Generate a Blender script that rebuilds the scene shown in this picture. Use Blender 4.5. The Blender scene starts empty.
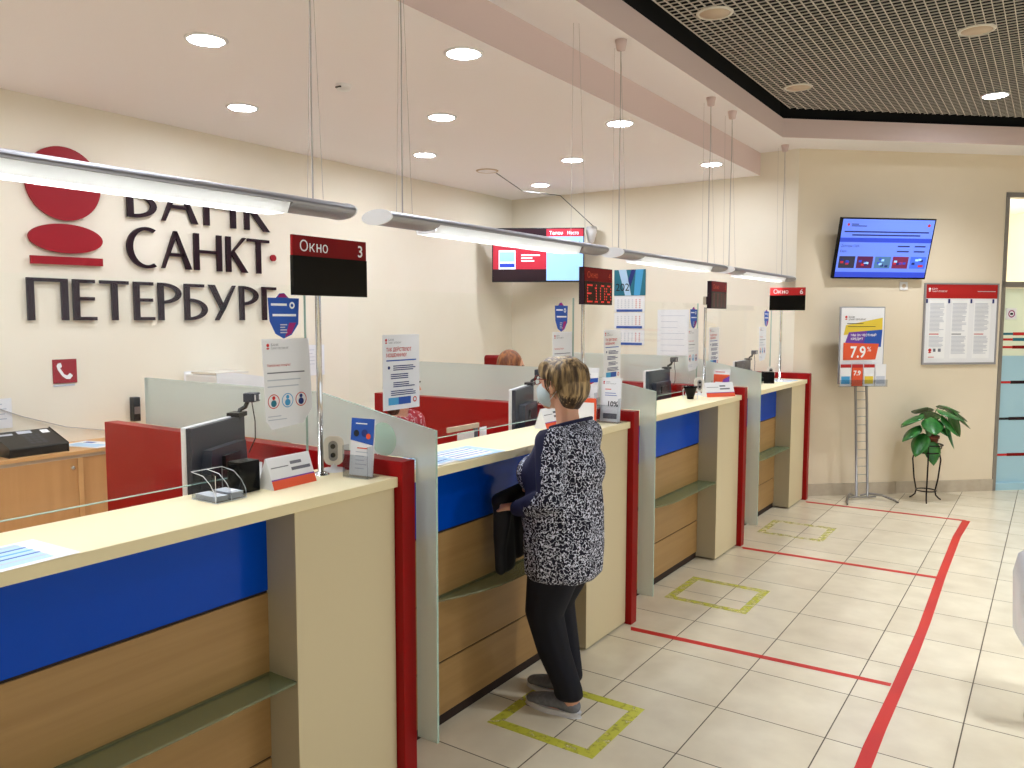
import bpy, bmesh, math, random
from mathutils import Vector, Matrix
random.seed(7)
PI = math.pi
COL = bpy.context.scene.collection
sc = bpy.context.scene

# ---------------------------------------------------------------- materials
def lin(c):
    c /= 255.0
    return c / 12.92 if c <= 0.04045 else ((c + 0.055) / 1.055) ** 2.4
def rgb(r, g, b): return (lin(r), lin(g), lin(b), 1.0)
def mat(name, col, rough=0.5, metal=0.0, emit=0.0, ecol=None, trans=0.0, alpha=1.0, ior=1.45, coat=0.0, spec=0.5):
    m = bpy.data.materials.new(name); m.use_nodes = True
    b = m.node_tree.nodes['Principled BSDF']
    b.inputs['Base Color'].default_value = rgb(*col)
    b.inputs['Roughness'].default_value = rough
    b.inputs['Metallic'].default_value = metal
    b.inputs['IOR'].default_value = ior
    b.inputs['Specular IOR Level'].default_value = spec
    b.inputs['Transmission Weight'].default_value = trans
    b.inputs['Alpha'].default_value = alpha
    b.inputs['Coat Weight'].default_value = coat
    if emit:
        b.inputs['Emission Color'].default_value = rgb(*(ecol or col))
        b.inputs['Emission Strength'].default_value = emit
    return m
def bsdf(m): return m.node_tree.nodes['Principled BSDF']
def noise_tint(m, col2, scale=4, lo=0.35, hi=0.65, stretch=(1, 1, 1), bump=0.0, detail=4):
    """mix base colour with col2 by a noise in object space"""
    nt = m.node_tree; n = nt.nodes; l = nt.links; b = bsdf(m)
    tc = n.new('ShaderNodeTexCoord'); mp = n.new('ShaderNodeMapping'); mp.inputs['Scale'].default_value = stretch
    nz = n.new('ShaderNodeTexNoise'); nz.inputs['Scale'].default_value = scale; nz.inputs['Detail'].default_value = detail
    rp = n.new('ShaderNodeValToRGB'); rp.color_ramp.elements[0].position = lo; rp.color_ramp.elements[1].position = hi
    rp.color_ramp.elements[0].color = b.inputs['Base Color'].default_value[:]; rp.color_ramp.elements[1].color = rgb(*col2)
    l.new(tc.outputs['Object'], mp.inputs['Vector']); l.new(mp.outputs['Vector'], nz.inputs['Vector'])
    l.new(nz.outputs['Fac'], rp.inputs['Fac']); l.new(rp.outputs['Color'], b.inputs['Base Color'])
    if bump:
        bp = n.new('ShaderNodeBump'); bp.inputs['Strength'].default_value = bump; bp.inputs['Distance'].default_value = 0.002
        l.new(nz.outputs['Fac'], bp.inputs['Height']); l.new(bp.outputs['Normal'], b.inputs['Normal'])
    return m

M = {}
M['wall'] = noise_tint(mat('wall_paint', (240, 232, 214), 0.85), (237, 228, 208), 1.5)
M['wall_hall'] = noise_tint(mat('hall_wall_paint', (232, 218, 194), 0.85), (229, 214, 188), 1.5)
M['ceil'] = mat('ceiling_paint', (246, 241, 242), 0.9)
M['fascia'] = mat('fascia_paint', (222, 200, 194), 0.85)
M['void'] = mat('black_void', (8, 8, 8), 0.9)
M['grille'] = mat('grille_metal', (214, 206, 194), 0.5, 0.0)
M['base_tile'] = noise_tint(mat('skirting_tile', (196, 184, 164), 0.4), (186, 172, 152), 12)
M['alu'] = mat('brushed_aluminium', (168, 168, 174), 0.5, 0.8)
M['chrome'] = mat('chrome', (215, 215, 215), 0.12, 1.0)
M['steel'] = mat('steel_grey', (150, 148, 146), 0.35, 0.8)
M['white'] = mat('white_plastic', (232, 232, 232), 0.35)
M['offwhite'] = mat('offwhite_plastic', (222, 215, 202), 0.4)
M['black'] = mat('black_plastic', (14, 14, 16), 0.35)
M['blackgloss'] = mat('black_gloss', (2, 2, 3), 0.15, spec=.2)
M['darkgrey'] = mat('dark_grey_plastic', (50, 54, 66), 0.35)
M['paper'] = mat('paper_white', (236, 236, 238), 0.6)
M['paperblue'] = mat('paper_pale_blue', (178, 210, 236), 0.6)
M['red'] = mat('red_laminate', (150, 6, 10), 0.35, spec=.25)
M['redsign'] = mat('red_sign', (178, 22, 24), 0.4)
M['reddark'] = mat('dark_red_sign', (124, 4, 8), 0.4, spec=.2)
M['logored'] = mat('logo_red', (152, 24, 36), 0.4, spec=.3)
M['logodark'] = mat('logo_plum', (34, 8, 22), 0.35, spec=.3)
M['blue'] = mat('blue_glass_panel', (0, 70, 186), 0.14, coat=0.0, spec=.18)
M['cream'] = mat('cream_laminate', (214, 199, 162), 0.42)
M['greige'] = mat('greige_laminate', (176, 166, 140), 0.42)
M['top'] = mat('worktop_laminate', (240, 226, 184), 0.4)
M['kick'] = mat('dark_recess', (30, 20, 14), 0.7)
M['groove'] = mat('groove_dark', (36, 18, 10), 0.7)
M['tapered'] = noise_tint(mat('red_floor_tape', (206, 48, 34), 0.5), (196, 40, 38), 3)
M['ink_red'] = mat('ink_red', (200, 40, 40), 0.6)
M['ink_grey'] = mat('ink_grey', (110, 110, 120), 0.6)
M['ink_black'] = mat('ink_black', (25, 25, 30), 0.6)
M['ink_blue'] = mat('ink_blue', (30, 80, 170), 0.5)
M['ink_navy'] = mat('ink_navy', (18, 40, 110), 0.5)
M['ink_cyan'] = mat('ink_cyan', (70, 160, 210), 0.5)
M['ink_teal'] = mat('ink_teal', (30, 110, 130), 0.5)
M['ink_orange'] = mat('ink_orange', (222, 84, 44), 0.5)
M['ink_yellow'] = mat('ink_yellow', (226, 196, 60), 0.5)
M['ink_violet'] = mat('ink_violet', (110, 60, 160), 0.5)
M['ink_magenta'] = mat('ink_magenta', (160, 20, 110), 0.5)
M['ink_pale'] = mat('ink_pale_grey', (190, 194, 205), 0.6)
M['ink_white'] = mat('ink_white', (245, 245, 245), 0.6)
M['ink_green'] = mat('ink_green', (60, 110, 70), 0.6)
M['skin'] = mat('skin', (214, 160, 132), 0.55)
bsdf(M['skin']).inputs['Subsurface Weight'].default_value = 0.08
M['pot'] = mat('terracotta', (110, 52, 34), 0.6)
M['soil'] = noise_tint(mat('soil', (48, 32, 22), 0.9), (26, 18, 12), 40)
M['leaf'] = noise_tint(mat('leaf_green', (34, 92, 40), 0.3), (62, 132, 58), 14)
M['stemgreen'] = mat('stem_green', (92, 128, 70), 0.5)
M['iron'] = mat('black_iron', (26, 18, 16), 0.4, 0.5)
M['down'] = mat('downlight_glow', (255, 252, 246), 0.5, emit=118, ecol=(236, 243, 255))
M['down_hall'] = mat('downlight_glow_hall', (255, 252, 246), 0.5, emit=60, ecol=(236, 243, 255))
M['tube'] = mat('fluorescent_glow', (255, 250, 240), 0.5, emit=43, ecol=(240, 246, 255))
M['louvre'] = mat('louvre_white', (244, 244, 242), 0.35)
_n = M['louvre'].node_tree; _t = _n.nodes.new('ShaderNodeBsdfTranslucent'); _t.inputs['Color'].default_value = rgb(246, 246, 244); _m = _n.nodes.new('ShaderNodeMixShader'); _m.inputs[0].default_value = .4
_n.links.new(_n.nodes['Principled BSDF'].outputs[0], _m.inputs[1]); _n.links.new(_t.outputs[0], _m.inputs[2]); _n.links.new(_m.outputs[0], _n.nodes['Material Output'].inputs['Surface'])
M['unlit'] = mat('unlit_diffuser', (206, 184, 158), 0.5)
M['led'] = mat('led_red', (230, 60, 50), 0.5, emit=.6, ecol=(240, 60, 50))
M['lens'] = mat('lens_glass', (10, 10, 14), 0.05)
M['wire'] = mat('cable_grey', (176, 168, 162), 0.5)
M['rubber'] = mat('shoe_sole', (218, 218, 220), 0.6)
M['shoe'] = noise_tint(mat('shoe_knit', (122, 124, 130), 0.85), (104, 106, 114), 60)
M['trouser'] = noise_tint(mat('navy_trousers', (9, 11, 26), 0.85), (6, 7, 18), 8)
M['navy'] = mat('navy_jersey', (18, 20, 56), 0.8)
M['coat'] = noise_tint(mat('black_jacket_cloth', (10, 10, 16), 0.7), (18, 18, 26), 9)
M['mask'] = mat('face_mask', (196, 212, 214), 0.8)
M['robot_white'] = mat('glossy_white_shell', (226, 230, 240), 0.25)
M['doorfilm'] = mat('frosted_door_film', (170, 208, 222), 0.5)
M['rimglass'] = mat('glass_edge_green', (170, 196, 184), 0.2)

def screen(name, col, s):
    return mat(name, col, 0.3, emit=s * .62)
M['scr_blue'] = screen('screen_light_blue', (98, 128, 232), 0.75)
M['scr_pale'] = screen('screen_pale_blue', (150, 196, 250), 0.8)
M['scr_red'] = screen('screen_red', (190, 40, 60), 0.5)
M['scr_dark'] = screen('screen_dark', (34, 8, 20), 0.4)
M['scr_deep'] = screen('screen_deep_blue', (40, 66, 190), 0.7)
M['scr_white'] = screen('screen_white', (236, 240, 255), 0.8)
M['scr_navy'] = screen('screen_navy', (24, 34, 110), 0.4)

def wood(name, c1, c2, stretch, rough=0.4):
    m = mat(name, c1, rough); noise_tint(m, c2, 1.0, 0.3, 0.7, stretch, detail=6); return m
M['wood'] = wood('beech_panel', (170, 134, 84), (156, 120, 72), (14, 1.1, 30))
M['wood_cab'] = wood('beech_cabinet', (204, 152, 98), (192, 140, 86), (14, 18, 1.2))
M['wood_top'] = wood('beech_top', (214, 164, 108), (202, 150, 94), (14, 1.5, 14))

def yellow_tape():
    m = mat('worn_yellow_tape', (216, 214, 72), 0.5)
    nt = m.node_tree; n = nt.nodes; l = nt.links
    tc = n.new('ShaderNodeTexCoord'); nz = n.new('ShaderNodeTexNoise'); nz.inputs['Scale'].default_value = 26; nz.inputs['Detail'].default_value = 6
    mp = n.new('ShaderNodeMapRange'); mp.inputs['From Min'].default_value = 0.30; mp.inputs['From Max'].default_value = 0.5
    mp.inputs['To Min'].default_value = 0.12; mp.inputs['To Max'].default_value = 0.75
    l.new(tc.outputs['Object'], nz.inputs['Vector']); l.new(nz.outputs['Fac'], mp.inputs['Value']); l.new(mp.outputs['Result'], bsdf(m).inputs['Alpha'])
    return m, mp
M['yellow'], _mp = yellow_tape()
def yellow_faded(lo, hi, nm):
    m = M['yellow'].copy(); m.name = nm
    for nd in m.node_tree.nodes:
        if nd.type == 'MAP_RANGE': nd.inputs['To Min'].default_value = lo; nd.inputs['To Max'].default_value = hi; nd.inputs['From Min'].default_value = 0.4; nd.inputs['From Max'].default_value = 0.62
    return m
M['yellow2'] = yellow_faded(0.2, 0.55, 'faded_yellow_tape')
M['yellow3'] = yellow_faded(0.0, 0.5, 'very_faded_yellow_tape')

def clear_glass(name, tint=(235, 245, 242), refl=0.05):
    m = bpy.data.materials.new(name); m.use_nodes = True; nt = m.node_tree; n = nt.nodes; l = nt.links
    n.clear(); out = n.new('ShaderNodeOutputMaterial'); mix = n.new('ShaderNodeMixShader')
    tr = n.new('ShaderNodeBsdfTransparent'); tr.inputs['Color'].default_value = rgb(*tint)
    gl = n.new('ShaderNodeBsdfGlossy'); gl.inputs['Roughness'].default_value = 0.02; gl.inputs['Color'].default_value = (1, 1, 1, 1)
    lw = n.new('ShaderNodeLayerWeight'); pw = n.new('ShaderNodeMath'); pw.operation = 'POWER'; pw.inputs[1].default_value = 5
    ma = n.new('ShaderNodeMath'); ma.operation = 'MULTIPLY_ADD'; ma.inputs[1].default_value = .35; ma.inputs[2].default_value = .012
    l.new(lw.outputs['Facing'], pw.inputs[0]); l.new(pw.outputs[0], ma.inputs[0]); l.new(ma.outputs[0], mix.inputs[0]); l.new(tr.outputs[0], mix.inputs[1]); l.new(gl.outputs[0], mix.inputs[2]); l.new(mix.outputs[0], out.inputs[0])
    return m
M['glass'] = clear_glass('clear_glass', (254, 255, 254))
M['acrylic'] = clear_glass('clear_acrylic', (236, 238, 240))
def frosted(name, col, f_ref=0.45, rough=0.5):
    m = bpy.data.materials.new(name); m.use_nodes = True; nt = m.node_tree; n = nt.nodes; l = nt.links
    n.clear(); out = n.new('ShaderNodeOutputMaterial')
    d = n.new('ShaderNodeBsdfDiffuse'); d.inputs['Color'].default_value = rgb(*col)
    t = n.new('ShaderNodeBsdfTranslucent'); t.inputs['Color'].default_value = rgb(*col)
    r = n.new('ShaderNodeBsdfRefraction'); r.inputs['Roughness'].default_value = rough; r.inputs['IOR'].default_value = 1.12; r.inputs['Color'].default_value = rgb(*[min(255, c + 40) for c in col])
    g = n.new('ShaderNodeBsdfGlossy'); g.inputs['Roughness'].default_value = 0.25
    m1 = n.new('ShaderNodeMixShader'); m1.inputs[0].default_value = 0.45
    m2 = n.new('ShaderNodeMixShader'); m2.inputs[0].default_value = f_ref
    m3 = n.new('ShaderNodeMixShader'); m3.inputs[0].default_value = 0.05
    l.new(d.outputs[0], m1.inputs[1]); l.new(t.outputs[0], m1.inputs[2])
    l.new(m1.outputs[0], m2.inputs[1]); l.new(r.outputs[0], m2.inputs[2])
    l.new(m2.outputs[0], m3.inputs[1]); l.new(g.outputs[0], m3.inputs[2]); l.new(m3.outputs[0], out.inputs[0])
    return m
M['frost'] = frosted('frosted_glass', (222, 232, 226), 0.42, 0.42)
M['shelfglass'] = frosted('green_shelf_glass', (196, 204, 176), 0.75, 0.08)
def tinted(name, tcol, dcol, f):
    m = bpy.data.materials.new(name); m.use_nodes = True; nt = m.node_tree; n = nt.nodes; l = nt.links
    n.clear(); out = n.new('ShaderNodeOutputMaterial'); t = n.new('ShaderNodeBsdfTransparent'); t.inputs['Color'].default_value = rgb(*tcol)
    d = n.new('ShaderNodeBsdfDiffuse'); d.inputs['Color'].default_value = rgb(*dcol); g = n.new('ShaderNodeBsdfGlossy'); g.inputs['Roughness'].default_value = .1
    a = n.new('ShaderNodeMixShader'); a.inputs[0].default_value = f; b_ = n.new('ShaderNodeMixShader'); b_.inputs[0].default_value = .05
    l.new(t.outputs[0], a.inputs[1]); l.new(d.outputs[0], a.inputs[2]); l.new(a.outputs[0], b_.inputs[1]); l.new(g.outputs[0], b_.inputs[2]); l.new(b_.outputs[0], out.inputs[0]); return m
M['shelfglass'] = tinted('green_shelf_glass', (232, 240, 226), (150, 164, 134), .35)
M['greencircle'] = mat('pale_green_sticker', (186, 222, 200), 0.6, alpha=0.7)

def floor_mat():
    m = mat('floor_tiles', (224, 212, 184), 0.22, spec=0.5); nt = m.node_tree; n = nt.nodes; l = nt.links; b = bsdf(m)
    tc = n.new('ShaderNodeTexCoord'); mp = n.new('ShaderNodeMapping')
    mp.inputs['Location'].default_value = (0.2474 + 0.4515 * 20, -0.13 + 0.45 * 20, 0)
    br = n.new('ShaderNodeTexBrick'); br.offset = 0; br.squash = 1
    br.inputs['Scale'].default_value = 1; br.inputs['Brick Width'].default_value = 0.4515; br.inputs['Row Height'].default_value = 0.45
    br.inputs['Mortar Size'].default_value = 0.0028; br.inputs['Mortar Smooth'].default_value = 0.1; br.inputs['Bias'].default_value = 0
    br.inputs['Color1'].default_value = rgb(236, 226, 200); br.inputs['Color2'].default_value = rgb(229, 218, 192); br.inputs['Mortar'].default_value = rgb(92, 80, 62)
    nz = n.new('ShaderNodeTexNoise'); nz.inputs['Scale'].default_value = 5; nz.inputs['Detail'].default_value = 8
    mx = n.new('ShaderNodeMix'); mx.data_type = 'RGBA'; mx.blend_type = 'MULTIPLY'
    rp = n.new('ShaderNodeValToRGB'); rp.color_ramp.elements[0].position = 0.3; rp.color_ramp.elements[1].position = 0.7
    rp.color_ramp.elements[0].color = (0.88, 0.86, 0.84, 1); rp.color_ramp.elements[1].color = (1, 1, 1, 1)
    l.new(tc.outputs['Object'], mp.inputs['Vector']); l.new(mp.outputs['Vector'], br.inputs['Vector']); l.new(tc.outputs['Object'], nz.inputs['Vector'])
    l.new(nz.outputs['Fac'], rp.inputs['Fac']); mx.inputs['Factor'].default_value = 1
    l.new(br.outputs['Color'], mx.inputs['A']); l.new(rp.outputs['Color'], mx.inputs['B']); l.new(mx.outputs['Result'], b.inputs['Base Color'])
    mr = n.new('ShaderNodeMapRange'); mr.inputs['To Min'].default_value = 0.24; mr.inputs['To Max'].default_value = 0.6
    l.new(br.outputs['Fac'], mr.inputs['Value']); l.new(mr.outputs['Result'], b.inputs['Roughness'])
    bp = n.new('ShaderNodeBump'); bp.invert = True; bp.inputs['Distance'].default_value = 0.002; bp.inputs['Strength'].default_value = 0.5
    l.new(br.outputs['Fac'], bp.inputs['Height']); l.new(bp.outputs['Normal'], b.inputs['Normal'])
    return m
M['floor'] = floor_mat()

def speckle(name, dark, light, scale, thr=0.5, width=0.05):
    """short squiggles: contour band of a warped noise"""
    m = mat(name, dark, 0.85); nt = m.node_tree; n = nt.nodes; l = nt.links
    tc = n.new('ShaderNodeTexCoord'); nz = n.new('ShaderNodeTexNoise'); nz.inputs['Scale'].default_value = scale; nz.inputs['Detail'].default_value = 1.5
    rp = n.new('ShaderNodeValToRGB'); e = rp.color_ramp.elements
    e[0].position = thr - width; e[0].color = rgb(*dark); e[1].position = thr - width + 0.01; e[1].color = rgb(*light)
    a = e.new(thr + width); a.color = rgb(*light); c = e.new(thr + width + 0.01); c.color = rgb(*dark)
    l.new(tc.outputs['Object'], nz.inputs['Vector']); l.new(nz.outputs['Fac'], rp.inputs['Fac']); l.new(rp.outputs['Color'], bsdf(m).inputs['Base Color'])
    return m
M['sweater'] = speckle('navy_white_squiggle_knit', (8, 8, 34), (220, 224, 240), 74, 0.5, 0.034)
M['blouse'] = speckle('red_white_dotted_blouse', (150, 20, 34), (232, 205, 208), 62, 0.62, 0.035)
def hair_mat(name, c1, c2):
    m = mat(name, c1, 0.5); nt = m.node_tree; n = nt.nodes; l = nt.links
    tc = n.new('ShaderNodeTexCoord'); mp = n.new('ShaderNodeMapping'); mp.inputs['Scale'].default_value = (60, 60, 6)
    nz = n.new('ShaderNodeTexNoise'); nz.inputs['Scale'].default_value = 1.0; nz.inputs['Detail'].default_value = 5
    rp = n.new('ShaderNodeValToRGB'); rp.color_ramp.elements[0].position = 0.42; rp.color_ramp.elements[1].position = 0.66
    rp.color_ramp.elements[0].color = rgb(*c1); rp.color_ramp.elements[1].color = rgb(*c2)
    l.new(tc.outputs['Object'], mp.inputs['Vector']); l.new(mp.outputs['Vector'], nz.inputs['Vector']); l.new(nz.outputs['Fac'], rp.inputs['Fac']); l.new(rp.outputs['Color'], bsdf(m).inputs['Base Color'])
    bp = n.new('ShaderNodeBump'); bp.inputs['Strength'].default_value = 0.9; bp.inputs['Distance'].default_value = 0.006
    l.new(nz.outputs['Fac'], bp.inputs['Height']); l.new(bp.outputs['Normal'], bsdf(m).inputs['Normal'])
    return m
M['hair'] = hair_mat('streaked_hair', (70, 52, 34), (190, 160, 112))
M['hair_dark'] = hair_mat('dark_hair_nape', (44, 30, 20), (92, 68, 42))
M['hair_ginger'] = hair_mat('auburn_hair', (104, 52, 24), (168, 104, 54))
M['hair_brown'] = hair_mat('brown_hair', (60, 38, 24), (104, 70, 44))

# ---------------------------------------------------------------- mesh helpers
_tc = {}
def text_mesh(s, bold=0.0):
    key = (s, bold)
    if key in _tc: return _tc[key]
    cu = bpy.data.curves.new('t', 'FONT'); cu.body = s; cu.size = 1.0; cu.resolution_u = 4; cu.offset = bold
    o = bpy.data.objects.new('t', cu); COL.objects.link(o)
    dg = bpy.context.evaluated_depsgraph_get(); me = o.evaluated_get(dg).to_mesh()
    vs = [v.co.copy() for v in me.vertices]; fs = [tuple(p.vertices) for p in me.polygons]
    o.evaluated_get(dg).to_mesh_clear(); bpy.data.objects.remove(o); bpy.data.curves.remove(cu)
    _tc[key] = (vs, fs); return _tc[key]

def okno(b, x, z, size, m, y, width):
    b.text('Ок', x, z, size, m, y, width=width * .53)
    xh = max(v.y for v in text_mesh('о')[0]) * size * .98; a = x + width * .585; c = x + width * .765; t_ = width * .045
    b.rect(a, a + t_, z, z + xh, m, y); b.rect(c - t_, c, z, z + xh, m, y); b.rect(a + t_, c - t_, z + xh * .44, z + xh * .60, m, y)
    b.text('о', x + width, z, size, m, y, width=width * .19, align='r')
class MB:
    def __init__(s): s.bm = bmesh.new(); s.mats = []; s.T = Matrix()
    def mi(s, m):
        m = M[m] if isinstance(m, str) else m
        if m not in s.mats: s.mats.append(m)
        return s.mats.index(m)
    def v(s, p): return s.bm.verts.new(s.T @ Vector(p))
    def face(s, pts, m, smooth=False):
        f = s.bm.faces.new([s.v(p) for p in pts]); f.material_index = s.mi(m); f.smooth = smooth; return f
    def box(s, x0, x1, y0, y1, z0, z1, m):
        c = [s.v((x, y, z)) for x in (x0, x1) for y in (y0, y1) for z in (z0, z1)]
        k = s.mi(m)
        for q in ((0, 1, 3, 2), (4, 6, 7, 5), (0, 4, 5, 1), (2, 3, 7, 6), (0, 2, 6, 4), (1, 5, 7, 3)):
            f = s.bm.faces.new([c[i] for i in q]); f.material_index = k
        return s
    def prism(s, poly, a0, a1, m, axis='y', m_side=None):
        """poly in the plane normal to axis: y->(x,z), x->(y,z), z->(x,y)"""
        def P(p, a): return (p[0], a, p[1]) if axis == 'y' else ((a, p[0], p[1]) if axis == 'x' else (p[0], p[1], a))
        A = [s.v(P(p, a0)) for p in poly]; B = [s.v(P(p, a1)) for p in poly]; k = s.mi(m); ks = s.mi(m_side or m); n = len(poly)
        f = s.bm.faces.new(A); f.material_index = k; f = s.bm.faces.new(B[::-1]); f.material_index = k
        for i in range(n):
            f = s.bm.faces.new([A[i], A[(i + 1) % n], B[(i + 1) % n], B[i]]); f.material_index = ks
        return s
    def tube(s, pts, r, m, seg=8, closed=False):
        pts = [Vector(p) for p in pts]; n = len(pts); k = s.mi(m); rings = []
        rr = r if isinstance(r, (list, tuple)) else [r] * n
        up = None
        for i, p in enumerate(pts):
            a = pts[(i - 1) % n] if (closed or i > 0) else p; b = pts[(i + 1) % n] if (closed or i < n - 1) else p
            t = (b - a).normalized()
            if up is None:
                up = Vector((0, 0, 1)) if abs(t.z) < 0.9 else Vector((1, 0, 0))
            sx = t.cross(up)
            if sx.length < 1e-5: sx = t.cross(Vector((0, 1, 0)))
            sx.normalize(); up = sx.cross(t).normalized()
            rings.append([s.v(p + (sx * math.cos(2 * PI * j / seg) + up * math.sin(2 * PI * j / seg)) * rr[i]) for j in range(seg)])
        for i in range(n if closed else n - 1):
            A, B = rings[i], rings[(i + 1) % n]
            for j in range(seg):
                f = s.bm.faces.new([A[j], A[(j + 1) % seg], B[(j + 1) % seg], B[j]]); f.material_index = k; f.smooth = True
        if not closed:
            for R in (rings[0], rings[-1][::-1]):
                f = s.bm.faces.new(R); f.material_index = k
        return s
    def lathe(s, prof, c, m, seg=24, smooth=True, sx=1, sy=1):
        rings = []; k = s.mi(m)
        for r, z in prof:
            rings.append([s.v((c[0] + sx * r * math.cos(2 * PI * j / seg), c[1] + sy * r * math.sin(2 * PI * j / seg), c[2] + z)) for j in range(seg)] if r > 1e-6 else [s.v((c[0], c[1], c[2] + z))])
        for A, B in zip(rings, rings[1:]):
            for j in range(seg):
                if len(A) == 1 and len(B) == 1: continue
                q = [A[0], B[(j + 1) % seg], B[j]] if len(A) == 1 else ([A[j], A[(j + 1) % seg], B[0]] if len(B) == 1 else [A[j], A[(j + 1) % seg], B[(j + 1) % seg], B[j]])
                f = s.bm.faces.new(q); f.material_index = k; f.smooth = smooth
        for R in (rings[0], rings[-1]):
            if len(R) > 1:
                f = s.bm.faces.new(R); f.material_index = k
        return s
    def rect(s, x0, x1, z0, z1, m, y=-0.001, sh=0.0):
        s.face([(x0, y, z0), (x1, y, z0), (x1 + sh, y, z1), (x0 + sh, y, z1)], m); return s
    def disc(s, cx, cz, r, m, y=-0.001, n=24, rz=None):
        s.face([(cx + r * math.cos(2 * PI * i / n), y, cz + (rz or r) * math.sin(2 * PI * i / n)) for i in range(n)], m); return s
    def ring(s, cx, cz, r0, r1, m, y=-0.001, n=24):
        for i in range(n):
            a, b = 2 * PI * i / n, 2 * PI * (i + 1) / n
            s.face([(cx + r0 * math.cos(a), y, cz + r0 * math.sin(a)), (cx + r1 * math.cos(a), y, cz + r1 * math.sin(a)), (cx + r1 * math.cos(b), y, cz + r1 * math.sin(b)), (cx + r0 * math.cos(b), y, cz + r0 * math.sin(b))], m)
        return s
    def text(s, t, x, z, size, m, y=-0.002, width=None, bold=0.0, align='l'):
        vs, fs = text_mesh(t, bold); k = s.mi(m)
        if not vs: return s
        w = max(v.x for v in vs) - min(v.x for v in vs); x0 = min(v.x for v in vs)
        kx = size if width is None else width / w
        off = x - x0 * kx if align == 'l' else (x - (x0 + w / 2) * kx if align == 'c' else x - (x0 + w) * kx)
        for n_, f in enumerate(fs):  # each facet a hair apart, so that overlapping strokes do not coincide
            g = s.bm.faces.new([s.v((off + vs[i].x * kx, y - (n_ % 9) * 2e-5, z + vs[i].y * size)) for i in f]); g.material_index = k
        return s
    def lines(s, x0, x1, z, n, dz, m='ink_grey', h=0.003, y=-0.001):
        for i in range(n):
            e = x1 - (x1 - x0) * random.choice((0, 0.04, 0.1, 0.3))
            s.rect(x0, e, z - i * dz - h, z - i * dz, m, y)
        return s
    def build(s, name, parent=None, loc=None, rz=0.0, bevel=0.0, smooth=False, rot=None):
        me = bpy.data.meshes.new(name)
        bmesh.ops.recalc_face_normals(s.bm, faces=[f for f in s.bm.faces if not f.is_boundary_face]) if False else None
        s.bm.to_mesh(me); s.bm.free()
        for m in s.mats: me.materials.append(m)
        o = bpy.data.objects.new(name, me); COL.objects.link(o)
        if parent: o.parent = parent
        if loc: o.location = loc
        if rot: o.rotation_euler = rot
        elif rz: o.rotation_euler = (0, 0, rz)
        if smooth:
            for p in me.polygons: p.use_smooth = True
        if bevel:
            b = o.modifiers.new('bevel', 'BEVEL'); b.width = bevel; b.segments = 2; b.limit_method = 'ANGLE'; b.angle_limit = 0.9
        return o

def tag(o, label, cat, group=None, kind=None):
    if label: o['label'] = label
    if cat: o['category'] = cat
    if group: o['group'] = group
    if kind: o['kind'] = kind
    return o
def thing(name, label, cat, loc=(0, 0, 0), rz=0.0, group=None):
    o = bpy.data.objects.new(name, None); COL.objects.link(o); o.location = loc; o.rotation_euler = (0, 0, rz); o.empty_display_size = 0.1
    return tag(o, label, cat, group)
KIDS = {}
def copy_tree(o, parent=None):
    c = o.copy(); COL.objects.link(c)
    if parent: c.parent = parent
    for ch in [x for x in list(COL.objects) if x.parent is o]: copy_tree(ch, c)
    return c
def dup(o, loc, label=None, rz=None):
    c = copy_tree(o); c.location = loc
    if rz is not None: c.rotation_euler = (0, 0, rz)
    if label: c['label'] = label
    return c
def struct(mb, name, **k):
    o = mb.build(name, **k); o['kind'] = 'structure'; return o

# ---------------------------------------------------------------- the room
XW = -5.24; YF = 7.702; ZC = 3.04; Z2 = 3.25; X1 = -2.40; X3 = -2.04; Z4 = 3.41; ZG = 3.47
YB = -3.4; XR = 3.6
CA = Vector((-2.04, 7.702)); AD = math.atan2(0.668, 0.744); D = Vector((math.cos(AD), math.sin(AD)))
def dp(s, off=0.0): # point on the slanted wall, off metres into the room
    return (CA.x + D.x * s + D.y * off, CA.y + D.y * s - D.x * off)
SEND = (XR - CA.x) / D.x
struct(MB().box(XW - .2, XR + .2, YB - .2, 14.5, -0.1, 0, 'floor'), 'floor')
struct(MB().box(XW - .15, XW, YB - .15, YF + .15, 0, ZC + .8, 'wall'), 'wall_left')
struct(MB().box(XW - .15, X3 - .0, YF, YF + .15, 0, ZC + .8, 'wall'), 'wall_back')
struct(MB().box(XW - .15, XR + .15, YB - .15, YB, 0, 4.2, 'wall_hall'), 'wall_front')
# right wall; its wide window is unseen, added to bring in daylight
w = MB(); w.box(XR, XR + .15, YB - .15, -2.2, 0, 4.2, 'wall_hall'); w.box(XR, XR + .15, 6.4, 13.2, 0, 4.2, 'wall_hall')
w.box(XR, XR + .15, -2.2, 6.4, 0, 0.7, 'wall_hall'); w.box(XR, XR + .15, -2.2, 6.4, 2.9, 4.2, 'wall_hall'); struct(w, 'wall_right')
w = MB()
for i in range(5):
    y = -2.2 + 8.6 * i / 4
    w.box(XR + .02, XR + .08, max(-2.2, y - .03), min(6.4, y + .03), .7, 2.9, 'white')
w.box(XR + .02, XR + .08, -2.2, 6.4, .7, .76, 'white'); w.box(XR + .02, XR + .08, -2.2, 6.4, 2.84, 2.9, 'white'); w.box(XR + .04, XR + .05, -2.17, 6.37, .74, 2.86, 'glass')
struct(w, 'added_window_1')
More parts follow.
